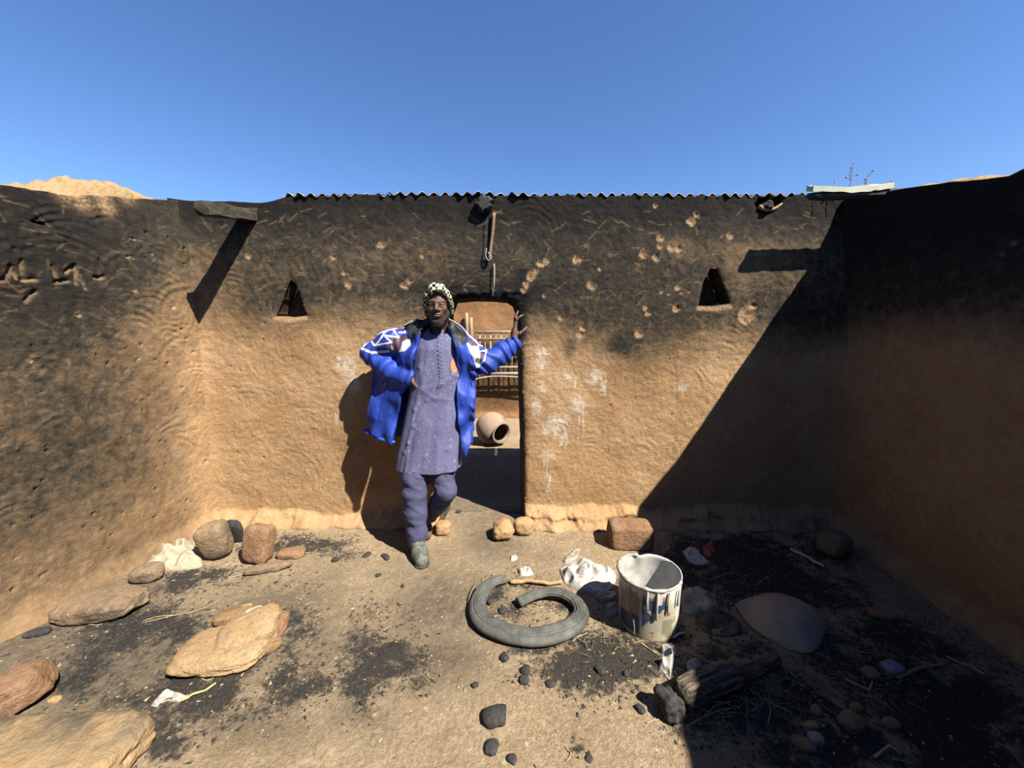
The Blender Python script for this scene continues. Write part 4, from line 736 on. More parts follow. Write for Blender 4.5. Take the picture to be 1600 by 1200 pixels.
def trib(an, u):
    base = 1 / np.sqrt(np.cos(an) ** 2 + (np.sin(an) / 0.62) ** 2); g = np.clip(np.sin(an - 0.5) * 1.8 + 0.2, 0, 1)
    return base * (1 - 0.15 * g * np.clip(np.cos(an * 15) * 2.5 - 0.8, 0, 1))
V, Fc = tube_geo(path, rad, 64, trib); obj('tread', mesh('tread', V - to, Fc), MAT_RUB, parent=ty)
bp = crom([G(a, b) for a, b in [(762, 899), (748, 908), (737, 925), (732, 945), (735, 962), (745, 978), (762, 993), (785, 1001), (815, 1006), (850, 1005), (872, 999)]], 70); bp[:, 2] = floor_h(bp[:, 0], bp[:, 1]) + 0.012
tube('bead_wire', bp - to, 0.0065, simple('brown bead rubber', (0.13, 0.10, 0.075), (0.26, 0.20, 0.14), 30), 7, parent=ty)

# charred log
a, b = G(1064, 1086, 0.05), G(1215, 1028, 0.03); a[2] = b[2] = 0.0; t = np.linspace(0, 1, 40); ln = np.linalg.norm(b - a); c = a + [0, 0, float(floor_h(a[0], a[1]))]
path = np.column_stack([t * ln, 0.006 * np.sin(t * 7), np.interp(t, [0, 0.5, 1], [0.046, 0.044, 0.020])])
rad = np.interp(t, [0, 0.03, 0.42, 0.50, 0.56, 1], [0.046, 0.053, 0.053, 0.046, 0.030, 0.024]) * (1 + 0.05 * vn(t * 14, t * 0, seed=420))
V, Fc = tube_geo(path, rad, 48, lambda an, u: 1 + 0.08 * np.sin(an * 6 + 1) + 0.06 * np.sin(an * 13 + 4 * u) + 0.05 * np.sin(an * 19))
lg = M('burnt log bark', 0.85, 0.3); st = lg.scl((1, 8, 8)); ln_ = lg.noise(9, 5, 0.7, st)
lg.col(lg.mix(lg.mr(ln_, 0.42, 0.68), (0.050, 0.043, 0.035), (0.36, 0.28, 0.185))); lg.bump(lg.math('ADD', ln_, lg.noise(60, 4)), 0.9, 0.012)
lrz = math.atan2(b[1] - a[1], b[0] - a[0]); log = obj('charred_log', mesh('charred_log', V, Fc), lg.m, loc=c, rot=(0, 0, lrz), label='thick charred log half in the shade in front of the bucket', cat='log')
p, f = rock_geo((0.085, 0.10, 0.09), e=3.0, amp=0.30, seed=421, sub=4, facet=0.4, freq=2.4); obj('charcoal_end', mesh('charcoal_end', p, f), MAT_CHAR, parent=log, loc=(-0.062, 0.0, -0.004))

def outline_geo(pts, height, amp, freq, seed, nb=72, rings=16, prof=0.6, lift=0.0, bowl=None, relief=0.5):
    b = crom(list(pts) + [pts[0]], nb + 1)[:-1]; g = np.array([G(x, y) for x, y in b])[:, :2]; c = g.mean(0); V = []
    for s in (1, 0):
        for k in range(rings):
            r = k / (rings - 1); xy = c + (g - c) * r; fl = floor_h(xy[:, 0], xy[:, 1])
            n = (1 - np.abs(fbm(xy[:, 0], xy[:, 1], freq * 0.55, 2, seed))) ** 2.2 - 0.45; n2 = fbm(xy[:, 0], xy[:, 1], freq * 0.5, 2, seed + 5)
            top = height * (1 - r ** 2.2) ** prof * (1 - relief * 0.5 + relief * n2) + amp * n * (1 - r ** 6) + 0.004 + lift
            if bowl is not None: top = bowl(r, xy, c) + fl * 0
            z = fl + (top if s else (top - 0.004 if (bowl is not None or lift) else -0.003))
            V.append(np.column_stack([xy, z]))
    V = np.vstack(V); R, N = rings, nb
    def q(o, flip=False):
        i, j = np.meshgrid(np.arange(R - 1), np.arange(N), indexing='ij'); a = np.stack([i * N + j, i * N + (j + 1) % N, (i + 1) * N + (j + 1) % N, (i + 1) * N + j], -1).reshape(-1, 4) + o; return a
    j = np.arange(N); e = (R - 1) * N; rim = np.stack([e + j, e + (j + 1) % N, e + (j + 1) % N + R * N, e + j + R * N], -1)
    return V, np.vstack([q(0), q(R * N), rim]), np.array([c[0], c[1], float(floor_h(c[0], c[1]))])
def litter(name, pts, mat, label, cat, height=0.03, amp=0.02, freq=22, seed=0, **kw):
    V, Fq, c = outline_geo(pts, height, amp, freq, seed, **kw); return obj(name, mesh(name, V - c, Fq), mat, loc=c, label=label, cat=cat)
# upturned dish
def dish(r, xy, c): return 0.020 + 0.075 * (1 - r ** 2.4) + 0.010 * np.sin((xy[:, 0] - c[0]) * 9) + 0.06 * np.clip((xy[:, 1] - c[1]), -1, 1) * 0.4 + 0.004 * fbm(xy[:, 0], xy[:, 1], 9, 3, 430)
m = M('dusty dented metal', 0.8, 0.35, 0.1); m.col(m.mix(m.mr(m.noise(5, 4), 0.42, 0.60), (0.46, 0.33, 0.21), (0.30, 0.26, 0.21))); m.bump(m.noise(18, 4), 0.4, 0.006)
litter('upturned_dish', [(1148, 946), (1166, 938), (1200, 934), (1240, 944), (1272, 960), (1289, 978), (1286, 1000), (1271, 1020), (1240, 1017), (1203, 1000), (1170, 977)], m.m, 'dusty dented metal dish lying upside down in the shade', 'dish', bowl=dish, nb=96, rings=24)
litter('cloth_sack', [(218, 880), (230, 868), (250, 860), (285, 856), (308, 860), (314, 872), (316, 886), (290, 892), (262, 894), (236, 890)], MAT_PAPER, 'crumpled cream cloth sack by the wall foot beside the rounded sooty stone', 'sack', 0.075, 0.055, 20, 440, nb=110, rings=34, prof=0.5, relief=0.8)
litter('plastic_bag', [(874, 890), (890, 882), (915, 880), (935, 886), (962, 896), (955, 918), (930, 925), (905, 922), (884, 912)], MAT_PLAST, 'crumpled dirty white plastic bag left of the bucket', 'bag', 0.055, 0.045, 24, 441, nb=100, rings=30, relief=0.9)
litter('plastic_rag', [(934, 922), (958, 924), (964, 934), (944, 940), (930, 934)], MAT_PLASTG, 'grey rag shaded by the white plastic bag', 'rag', 0.03, 0.03, 30, 442, relief=0.8)
litter('plastic_rag', [(945, 945), (958, 940), (968, 948), (964, 960), (948, 958)], MAT_PLASTG, 'small grey rag in the bucket\'s shadow', 'rag', 0.02, 0.025, 34, 443, relief=0.8)
litter('plastic_film', [(1066, 922), (1090, 918), (1112, 930), (1121, 945), (1100, 955), (1072, 958), (1064, 945)], MAT_PLASTG, 'dusty pinkish clear plastic film right of the bucket', 'plastic', 0.05, 0.035, 20, 444, nb=90, rings=26, relief=0.7)
litter('torn_plastic', [(1030, 1012), (1045, 1005), (1056, 1012), (1054, 1032), (1050, 1050), (1046, 1064), (1038, 1052), (1030, 1042), (1036, 1028)], MAT_PLAST, 'torn white plastic strip in front of the bucket', 'plastic', 0.025, 0.04, 40, 445, nb=96, rings=22, relief=0.9)
litter('torn_plastic', [(1072, 1036), (1088, 1030), (1098, 1040), (1094, 1050), (1076, 1050)], MAT_PAPER, 'cream scrap lying against the charred log', 'scrap', 0.03, 0.025, 30, 446, relief=0.8)
litter('foil_scrap', [(810, 892), (818, 888), (828, 889), (833, 896), (824, 899), (812, 898)], MAT_PLAST, 'small white foil scrap above the torn tyre', 'scrap', 0.02, 0.03, 60, 447, nb=40, rings=12)
litter('foil_scrap', [(797, 870), (806, 867), (808, 873), (799, 876)], MAT_PLAST, 'tiny white scrap in front of the door jamb lumps', 'scrap', 0.008, 0.012, 60, 448, nb=30, rings=8)
litter('paper_scrap', [(878, 874), (890, 866), (905, 856), (906, 862), (900, 874), (885, 879)], MAT_PLASTG, 'ragged grey plastic flap behind the white plastic bag', 'scrap', 0.015, 0.02, 40, 449, nb=50, rings=12)
litter('plastic_scrap', [(236, 1104), (248, 1090), (262, 1080), (276, 1084), (292, 1090), (280, 1098), (262, 1096), (246, 1106)], MAT_PLAST, 'crumpled white plastic scrap with a straw in the dark ash', 'scrap', 0.012, 0.03, 45, 450, nb=70, rings=16, relief=0.9)
litter('white_wrapper', [(1066, 862), (1076, 856), (1090, 858), (1098, 872), (1110, 878), (1096, 882), (1078, 876)], MAT_PLAST, 'white wrapper lying beside a red one in the shade', 'wrapper', 0.02, 0.03, 36, 451, nb=60, rings=16, relief=0.8)
litter('red_wrapper', [(1096, 856), (1103, 850), (1115, 848), (1118, 864), (1112, 870), (1100, 866)], MAT_RED, 'red wrapper lying beside a white one in the shade', 'wrapper', 0.03, 0.025, 30, 452, nb=60, rings=16, relief=0.8)
litter('blue_scrap', [(1276, 1000), (1284, 992), (1288, 1000), (1280, 1010)], simple('blue plastic', (0.02, 0.03, 0.30), (0.04, 0.06, 0.42), 20, 0.4, 0.4), 'bright blue scrap at the edge of the upturned dish', 'scrap', 0.012, 0.01, 40, 453, nb=30, rings=8)
litter('clear_scrap', [(1296, 968), (1310, 964), (1316, 970), (1300, 974)], MAT_PLASTG, 'pale clear plastic scrap beside the upturned dish', 'scrap', 0.01, 0.012, 40, 454, nb=30, rings=8)
litter('ash_heap', [(1092, 962), (1122, 956), (1148, 968), (1160, 988), (1132, 994), (1104, 988), (1088, 974)], simple('burnt rags', (0.05, 0.05, 0.045), (0.16, 0.15, 0.11), 26, 0.9, 0.1, 0.8, 0.01), 'heap of burnt rags between the bucket and the upturned dish', 'rags', 0.06, 0.05, 22, 455, nb=90, rings=24, relief=0.9)
# sticks and stalks
def stick(name, pts, r, mat, label, cat, z=0.006, group=None, seg=6, n=14):
    p = crom([G(a, b) for a, b in pts], n); p[:, 2] = floor_h(p[:, 0], p[:, 1]) + z + r * 0.8; p[n // 3: 2 * n // 3, 2] += r * 0.7
    c = p[n // 2].copy(); c[2] = float(floor_h(c[0], c[1])); rad = np.linspace(r, r * 0.75, n) * (1 + 0.12 * vn(np.arange(n) * 0.9, np.zeros(n), seed=int(pts[0][0])))
    return tube(name, p - c, rad, mat, seg, loc=c, label=label, cat=cat, group=group)
stick('cane_stick', [(797, 912), (825, 911), (855, 914), (878, 912)], 0.012, simple('split brown cane', (0.42, 0.24, 0.11), (0.58, 0.38, 0.20), 24), 'split brown cane stick behind the torn tyre', 'stick', seg=10)
stick('white_stick', [(1236, 861), (1258, 874), (1287, 889)], 0.011, simple('bone white stick', (0.55, 0.50, 0.40), (0.72, 0.67, 0.56), 24), 'bone-white stick lying in the shade near the corner stone', 'stick', seg=8)
stick('long_twig', [(1402, 1062), (1424, 1054), (1452, 1045), (1484, 1035)], 0.008, MAT_TWIG, 'long brown twig beside the blue-grey plastic lump', 'twig')
stick('bent_twig', [(1321, 1063), (1340, 1073), (1357, 1082), (1358, 1080), (1363, 1067)], 0.004, MAT_STRAW, 'pale sharply bent twig in the shaded charcoal', 'twig')
stick('thin_twig', [(1478, 1026), (1505, 1040), (1520, 1047), (1540, 1057)], 0.004, MAT_STRAW, 'thin dry stem near the foot of the shaded wall', 'twig')
stick('forked_twig', [(1366, 1186), (1380, 1176), (1391, 1170), (1403, 1178)], 0.005, MAT_STRAW, 'pale kinked twig on the shaded sand', 'twig')
stick('white_tube', [(1051, 997), (1060, 994), (1070, 989)], 0.007, MAT_PLAST, 'short white tube poking out at the foot of the bucket', 'tube', seg=8)
stick('yellow_reed', [(283, 1100), (300, 1092), (318, 1085), (338, 1072)], 0.005, simple('yellow reed', (0.58, 0.42, 0.17), (0.70, 0.55, 0.28), 24), 'yellow reed beside the crumpled white plastic scrap', 'reed')
LM = {'charred log': (1100, 1075), 'paint bucket': (1030, 1005), 'upturned dish': (1220, 965), 'cracked mud slab': (340, 1040), 'large flat oval stone': (170, 965), 'coiled tyre': (860, 985), 'white stick': (1262, 876), 'blue-grey plastic lump': (1394, 1040), 'flat-faced upright stone': (420, 880), 'largest charcoal lump': (790, 1130), 'pale kinked twig': (1390, 1175), 'bent twig': (1320, 1090)}
stalks = [[(1072, 1136), (1100, 1118), (1120, 1102), (1142, 1096)], [(1098, 1120), (1120, 1112), (1144, 1107)], [(1086, 1108), (1105, 1098), (1140, 1097)], [(1060, 1012), (1100, 1030), (1145, 1050)], [(1168, 1074), (1195, 1095), (1238, 1114)], [(1176, 1112), (1184, 1108)], [(1120, 1105), (1130, 1120), (1126, 1132)], [(1288, 1120), (1308, 1138)], [(1165, 1085), (1168, 1120)], [(222, 975), (260, 966), (290, 960), (326, 950)], [(224, 972), (250, 965), (280, 962)], [(476, 945), (485, 942), (492, 941)], [(462, 866), (475, 864), (490, 862)], [(300, 1058), (320, 1050), (345, 1058), (360, 1050)], [(310, 1060), (325, 1066), (338, 1058)], [(1000, 1000), (1018, 1016), (1030, 1024)], [(994, 998), (1010, 1010), (1026, 1020)], [(895, 1000), (905, 994), (918, 988)], [(1110, 905), (1130, 898), (1148, 895)], [(1180, 915), (1200, 900)], [(1270, 885), (1280, 898)], [(884, 1168), (892, 1178), (885, 1190)], [(120, 978), (150, 981), (160, 979)], [(1330, 1015), (1355, 1020), (1366, 1020)], [(1395, 1188), (1425, 1194)], [(1050, 1030), (1062, 1022), (1075, 1018)], [(1064, 1046), (1080, 1056), (1095, 1058)], [(1200, 1130), (1204, 1112), (1200, 1098)], [(1010, 1130), (1030, 1124)], [(600, 985), (612, 978)]]
for i, p in enumerate(stalks):
    q = p[len(p) // 2]; lm = min(LM, key=lambda k: math.hypot(LM[k][0] - q[0], LM[k][1] - q[1]))
    stick('straw_stalk', p, 0.0028 if i < 4 else 0.0022, MAT_STRAW, 'thin pale straw stalk lying near the ' + lm, 'straw', z=0.002, group='loose straw stalks near the ' + lm, seg=5, n=9)
r_ = np.random.default_rng(77); V, Fc = [], []           # tangle of burnt straw in the shade
for cx, cy, sx, sy, n in ((1210, 1075, 45, 28, 150), (1110, 1120, 26, 12, 40), (1355, 1050, 60, 28, 130), (1080, 1030, 30, 22, 50), (1150, 905, 50, 28, 60), (940, 1000, 36, 14, 40)):
    for _ in range(n):
        g = G(r_.normal(cx, sx), r_.normal(cy, sy)); a_ = r_.uniform(0, 6.28); l_ = r_.uniform(0.01, 0.045); d_ = np.array([math.cos(a_), math.sin(a_), 0]) * l_; z_ = float(floor_h(g[0], g[1])) + r_.uniform(0.002, 0.016)
        v, f = tube_geo([np.array([g[0], g[1], z_]) - d_, np.array([g[0], g[1], z_ + r_.uniform(0, 0.012)]), np.array([g[0], g[1], z_ + r_.uniform(-0.002, 0.01)]) + d_ * r_.uniform(0.5, 1.1) + [0.004, 0.003, 0]], 0.0013, 3, caps=False, off=len(V)); V += list(v); Fc += f
obj('straw_tangle', mesh('straw_tangle', V, Fc), simple('burnt straw', (0.20, 0.16, 0.08), (0.50, 0.41, 0.22), 40), label='tangled burnt straw strewn through the charcoal in the shade', cat='straw', kind='stuff')

# scattered crumbs nobody could count
def scatter(name, n, wfun, smin, smax, mat, label, cat, seed, flat=0.6, box=(-2.4, 2.3, 0.95, 2.78)):
    r = np.random.default_rng(seed); out = []
    while len(out) < n:
        x = r.uniform(box[0], box[1], 20000); y = r.uniform(box[2], box[3], 20000); V = np.column_stack([x, y, np.zeros(20000)]); ok = (r.random(20000) < wfun(V)) & (x > xl(y) + 0.06) & (x < xr(y) - 0.06)
        out += list(V[ok][:n - len(out), :2])
    o = np.array(out); s = smin + (smax - smin) * r.random(n) ** 3; b = np.array([(1, 0, 0), (-0.5, 0.8, 0), (-0.6, -0.7, 0), (0.1, 0.1, 1), (0.2, -0.2, -0.6)]); f = np.array([(0, 1, 3), (1, 2, 3), (2, 0, 3), (1, 0, 4), (2, 1, 4), (0, 2, 4)])
    an = r.uniform(0, 6.28, n); ca, sa = np.cos(an), np.sin(an); v = b[None] * (1 + 0.5 * r.uniform(-1, 1, (n, 5, 3))); v[..., 2] *= flat; v[..., 0] *= r.uniform(0.8, 1.9, (n, 1))
    X = (v[..., 0] * ca[:, None] - v[..., 1] * sa[:, None]) * s[:, None] + o[:, :1]; Y = (v[..., 0] * sa[:, None] + v[..., 1] * ca[:, None]) * s[:, None] + o[:, 1:]; Z = v[..., 2] * s[:, None] + floor_h(o[:, 0], o[:, 1])[:, None] + 0.25 * s[:, None] * flat
    Vv = np.stack([X, Y, Z], -1).reshape(-1, 3); Ff = (f[None] + 5 * np.arange(n)[:, None, None]).reshape(-1, 3)
    return obj(name, mesh(name, Vv, Ff, False), mat, label=label, cat=cat, kind='stuff')
scatter('charcoal_crumbs', 20000, lambda V: np.clip(floor_attr(V)[0] * 1.5 - 0.20, 0.003, 1), 0.0018, 0.010, MAT_CHAR, 'black charcoal crumbs strewn over the ash patches', 'charcoal', 1)
scatter('gravel', 2600, lambda V: np.full(len(V), 0.3), 0.0015, 0.009, MAT_ROCKL, 'pale gravel and clay crumbs strewn over the sandy floor', 'gravel', 2)
scatter('straw_litter', 1500, lambda V: np.clip(floor_attr(V)[0] * 1.2 + 0.02, 0.02, 1), 0.002, 0.009, MAT_STRAW, 'tiny straw bits strewn through the ash', 'straw', 3, 0.12)

# ------------------------------------------------------------------ the man
PO = np.array([-0.62, 2.40, 0.0])
HCn = np.array([-0.474, 2.50, 1.622]); YAW = math.radians(5); HS = 0.99
def hp(x, y, z): c, s = math.cos(YAW), math.sin(YAW); return HCn + HS * np.array([c * x - s * y, s * x + c * y, z])
HR = np.array(Matrix.Rotation(YAW, 3, 'Z'))
def hloc(V): return ((V - HCn) / HS) @ HR
skin = M('dark brown skin', 0.55, 0.32); sk = skin.mix(skin.mr(skin.noise(30, 4), 0.3, 0.7), (0.115, 0.056, 0.036), (0.155, 0.080, 0.052))
sk = skin.mix(skin.attr('hair'), sk, (0.018, 0.014, 0.012)); sk = skin.mix(skin.attr('lip'), sk, (0.22, 0.10, 0.085)); skin.col(sk); skin.bump(skin.noise(220, 3), 0.12, 0.002)
B = Field(np.arange(-0.98, 0.14, 0.0036), np.arange(2.16, 2.84, 0.0045), np.concatenate([np.arange(0.02, 1.12, 0.012), np.arange(1.12, 1.30, 0.0035), np.arange(1.30, 1.46, 0.008), np.arange(1.46, 1.78, 0.0028)]))
# head
B.ell(hp(0, 0.022, 0.035), np.array([0.072, 0.094, 0.090]) * HS, 0.01, R=HR)
B.ell(hp(0, -0.022, -0.040), np.array([0.059, 0.066, 0.080]) * HS, 0.02, R=HR)
B.ell(hp(0, -0.066, -0.101), [0.024, 0.018, 0.019], 0.025)
for sx in (-1, 1):
    B.cap(hp(sx * 0.056, 0.005, -0.050), hp(sx * 0.022, -0.058, -0.100), 0.020, 0.018, 0.02)
    B.ell(hp(sx * 0.040, -0.058, -0.022), [0.022, 0.018, 0.017], 0.022)
    B.cap(hp(sx * 0.010, -0.084, 0.017), hp(sx * 0.046, -0.068, 0.021), 0.0105, 0.009, 0.018)
    B.ell(hp(sx * 0.030, -0.090, 0.000), [0.017, 0.014, 0.0085], 0.012, 'd')
    B.cap(hp(sx * 0.016, -0.0855, 0.0075), hp(sx * 0.044, -0.076, 0.0055), 0.0056, 0.0048, 0.006)      # upper lid
    B.cap(hp(sx * 0.018, -0.0825, -0.0078), hp(sx * 0.042, -0.0755, -0.0072), 0.0048, 0.0045, 0.006)      # lower lid
    B.ell(hp(sx * 0.0145, -0.094, -0.034), [0.0105, 0.012, 0.009], 0.008)
    B.ell(hp(sx * 0.078, 0.012, -0.004), [0.010, 0.019, 0.031], 0.008, R=HR)
    B.ell(hp(sx * 0.083, 0.004, -0.002), [0.006, 0.010, 0.017], 0.006, 'd', R=HR)
    B.ell(hp(sx * 0.007, -0.103, -0.042), [0.004, 0.005, 0.003], 0.004, 'd')
B.cap(hp(0, -0.083, 0.010), hp(0, -0.107, -0.028), 0.0085, 0.0125, 0.012)
B.ell(hp(0, -0.078, -0.064), [0.032, 0.018, 0.020], 0.02)
B.ell(hp(0, -0.0925, -0.0585), [0.0235, 0.010, 0.0060], 0.006); B.ell(hp(0, -0.0905, -0.0700), [0.0205, 0.011, 0.0075], 0.006)
B.cap(hp(-0.022, -0.100, -0.0640), hp(0.022, -0.100, -0.0640), 0.0016, 0.0016, 0.004, 'd')
neck0 = np.array([-0.476, 2.565, 1.40]); B.cap(hp(0, 0.030, -0.060), neck0, 0.056, 0.062, 0.03)
# trunk and legs, under the clothes
shR, shL = P(644, 530, 2.585), P(720, 529, 2.585); hip = np.array([-0.515, 2.53, 0.88])
B.cap(shR + [0.03, 0, 0], shL - [0.03, 0, 0], 0.050, 0.050, 0.04); B.cap(neck0 - [0, 0, 0.06], hip, 0.085, 0.095, 0.06)
kR, aR = P(647, 770, 2.405), P(651, 843, 2.385); kL, aL = P(696, 768, 2.43), P(669, 806, 2.60)
B.chain([hip + [-0.08, 0, 0], kR, aR, np.array([-0.635, 2.375, 0.06])], [0.08, 0.058, 0.040, 0.036], 0.04)
B.chain([hip + [0.08, -0.01, 0], kL, aL, np.array([-0.630, 2.63, 0.09])], [0.08, 0.044, 0.036, 0.034], 0.04)
# arms
elR, wrR = P(581, 553, 2.62), P(643, 592, 2.475); elL, wrL = P(758, 570, 2.62), P(803, 531, 2.735)
B.chain([shR, elR, wrR], [0.05, 0.042, 0.028], 0.03); B.chain([shL, elL, wrL], [0.05, 0.042, 0.027], 0.03)
def finger(pts, r0, r1): n = len(pts); B.chain([np.asarray(p) for p in pts], np.linspace(r0, r1, n), 0.005)
# left hand on the door jamb
pk = P(805, 506, 2.755); B.cap(wrL, (wrL + pk) / 2, 0.026, 0.026, 0.015)
for i, (y, dy) in enumerate(((2.740, 0), (2.755, 0), (2.769, 1), (2.782, 3))): B.cap(wrL + [0, 0.012 * (i - 1), 0.012], P(805.5, 505 + dy, y), 0.017, 0.0125, 0.012)
finger([P(806, 505, 2.740), P(807.5, 499, 2.738), P(812, 495, 2.742), P(817, 492.5, 2.752)], 0.0105, 0.0075)
finger([P(805, 504, 2.755), P(805.5, 496, 2.755), P(807, 491, 2.760), P(809.5, 486.5, 2.768)], 0.0105, 0.0078)
finger([P(804.5, 505, 2.769), P(804.5, 498, 2.772), P(806, 493, 2.778), P(808, 489, 2.785)], 0.0100, 0.0075)
finger([P(804.5, 508, 2.782), P(804.5, 502, 2.786), P(806, 498, 2.791), P(807.5, 495, 2.796)], 0.0090, 0.0068)
finger([P(806, 524, 2.738), P(812, 521, 2.732), P(818, 516.5, 2.738), P(823, 511, 2.752)], 0.0145, 0.0085)
# right hand on the hip, fingers tucked into the slit of the tunic
for i in range(4):
    o = np.array([0.004 * i, 0.013 * i, 0.010 * i]) - [0.004, 0.016, 0.018]
    k_ = P(652, 599, 2.455) + o; B.cap(wrR + o * 0.5, k_, 0.016, 0.0125, 0.012)
    finger([k_, P(656.5, 604.5, 2.452) + o, P(660, 609.5, 2.468) + o, P(661, 613, 2.49) + o], 0.0105, 0.0072)
finger([P(648, 595, 2.46) + [0, 0.03, 0.015], P(653, 594, 2.47) + [0, 0.03, 0.012], P(657, 596, 2.485) + [0, 0.02, 0.005]], 0.012, 0.008)
V, Q = B.mesh(); h = hloc(V)
hair = np.zeros(len(V)); inh = (np.linalg.norm(h, axis=1) < 0.2)
for sx in (-1, 1): hair = np.maximum(hair, 0.85 * sst(0.0075, 0.004, segd(h[:, 0], h[:, 2], (sx * 0.014, 0.0165), (sx * 0.046, 0.0215))) * (h[:, 1] < -0.05))
st = sst(-0.038, -0.075, h[:, 2] - 0.35 * np.abs(h[:, 0])) * (h[:, 2] > -0.16); hair = np.maximum(hair, 0.55 * st * (h[:, 1] < 0.03))
hair = np.maximum(hair, 0.6 * sst(0.012, 0.006, np.hypot(h[:, 0] / 3.0, h[:, 2] + 0.0495)) * (h[:, 1] < -0.07))
hair = np.maximum(hair, 0.6 * sst(0.054, 0.060, np.abs(h[:, 0])) * sst(0.01, -0.03, h[:, 2]) * (np.abs(h[:, 1] + 0.005) < 0.04))
lip = sst(1.15, 0.8, np.hypot(h[:, 0] / 0.0235, (h[:, 2] + 0.0645) / 0.0125)) * (h[:, 1] < -0.085) * inh
V_body, Q_body = V, Q
person = obj('person', mesh('person', V - PO, Q, True, dict(hair=hair * inh * (1 - lip), lip=lip * 0.55)), skin.m, loc=PO, label='man in a blue jacket and long violet tunic leaning at the doorway, hand on hip', cat='person')
def wear(name, V, Q, mat, parent=None, **kw): return obj(name, mesh(name, V - PO, Q, **kw), mat, parent=parent or person)
# eyes
n_, f_ = ICO[3]; eye = M('eye', 0.4, 0.3); eye.col(eye.attr('paint', 'Color'))
for sx in (-1, 1):
    c = hp(sx * 0.030, -0.0725, -0.0005); v = n_ * 0.0118; lo = n_ @ HR; d_ = np.hypot(lo[:, 0] + 0.05, lo[:, 2]); fr = lo[:, 1] < 0
    col = np.where(((d_ < 0.52) & fr)[:, None], np.array([0.02, 0.012, 0.008]), np.array([0.26, 0.20, 0.17])); wear('eye', v + c, f_, eye.m, cattr=col)
# beard
D = Field(*[np.arange(c - 0.11, c + 0.11, 0.0028) for c in (HCn + [0, -0.02, -0.09])])
for sx in (-1, 1):
    D.cap(hp(sx * 0.0575, 0.000, -0.035), hp(sx * 0.050, -0.022, -0.078), 0.012, 0.018, 0.012); D.cap(hp(sx * 0.050, -0.022, -0.078), hp(sx * 0.020, -0.062, -0.106), 0.018, 0.022, 0.012)
D.ell(hp(0, -0.062, -0.116), [0.036, 0.030, 0.034], 0.02, R=HR); D.ell(hp(0, -0.045, -0.135), [0.040, 0.032, 0.026], 0.02, R=HR)
D.ell(hp(0, -0.100, -0.066), [0.030, 0.030, 0.0185], 0.008, 'd', R=HR)
def rough_(f, amp, fr, seed): X, Y, Z = np.meshgrid(*f.a, indexing='ij'); f.f += (amp * fbm(X * fr, Y * fr, 1.0, 2, seed, Z * fr)).astype(np.float32)
rough_(D, 0.0035, 90, 500); V, Q = D.mesh(); wear('beard', V, Q, simple('short black beard', (0.010, 0.009, 0.008), (0.030, 0.026, 0.022), 140, 0.8, 0.2, 0.6, 0.003))
# head scarf
T = Field(*[np.arange(c - 0.145, c + 0.145, 0.003) for c in (HCn + [0, 0.03, 0.04])])
def cap_fn(X, Y, Z):
    L = hloc(np.stack([X, Y, Z], -1).reshape(-1, 3)).reshape(X.shape + (3,)); x, y, z = L[..., 0], L[..., 1], L[..., 2]
    q = np.sqrt((x / 0.087) ** 2 + ((y - 0.026) / 0.108) ** 2 + ((z - 0.042) / 0.092) ** 2); d = (q - 1) * 0.087
    fold = 0.004 * np.sin(z * 190 + x * 60 + 3 * vn(x * 25, z * 25, seed=510)); cut = (0.094 - 1.10 * (y + 0.075) - z) * 0.68
    return np.maximum(np.maximum(d + fold, -(d + 0.014)), cut)
T.add(cap_fn, HCn + [-0.16, -0.16, -0.16], HCn + [0.16, 0.2, 0.18], 0.004)
for (off, r, tw) in ((0.0, 0.0165, 0), (0.020, 0.0155, 2)):
    pts = []
    for a in np.linspace(0, 2 * np.pi, 40):
        y = 0.022 - 0.100 * math.cos(a); x = 0.081 * math.sin(a); z = 0.094 + off * 0.8 - 1.08 * (y + 0.075) + 0.006 * math.sin(3 * a + tw); z = max(z, -0.05 + off)
        k_ = 1.0 - 0.22 * max(0, (z - 0.05) / 0.1); pts.append(hp(x * k_, y, z))
    T.chain(pts, [r + 0.0035 * math.sin(i * 1.9 + tw) for i in range(40)], 0.008)
for a, b, c in (((-0.075, -0.02, 0.03), (-0.035, -0.040, 0.108), (0.04, 0.0, 0.126)), ((-0.08, 0.03, 0.04), (-0.02, -0.01, 0.130), (0.065, -0.01, 0.085)), ((0.08, -0.015, 0.02), (0.058, -0.040, 0.080), (-0.010, -0.055, 0.112)), ((-0.078, 0.0, -0.035), (-0.080, -0.010, 0.01), (-0.070, -0.030, 0.065))):
    p = crom([hp(*a), hp(*b), hp(*c)], 9); T.chain(list(p), [0.012 + 0.003 * math.sin(i * 2.2) for i in range(9)], 0.008)
V, Q = T.mesh(); m = M('black and pale green checked scarf', 0.9, 0.1)
w = m.n('ShaderNodeVectorMath'); w.operation = 'ADD'; nn = m.n('ShaderNodeTexNoise'); nn.inputs['Scale'].default_value = 14; m.l(m.co, nn.inputs['Vector']); sc_ = m.n('ShaderNodeVectorMath'); sc_.operation = 'SCALE'; sc_.inputs['Scale'].default_value = 0.03; m.l(nn.outputs['Color'], sc_.inputs[0]); m.l(m.co, w.inputs[0]); m.l(sc_.outputs[0], w.inputs[1])
ck = m.n('ShaderNodeTexChecker'); ck.inputs['Scale'].default_value = 54; m.l(w.outputs[0], ck.inputs['Vector']); m.col(m.mix(m.math('MULTIPLY', ck.outputs['Fac'], m.mr(m.noise(26, 2), 0.30, 0.40)), (0.74, 0.76, 0.56), (0.025, 0.035, 0.025))); m.bump(m.noise(120, 3), 0.3, 0.002)
wear('head_scarf', V, Q, m.m)

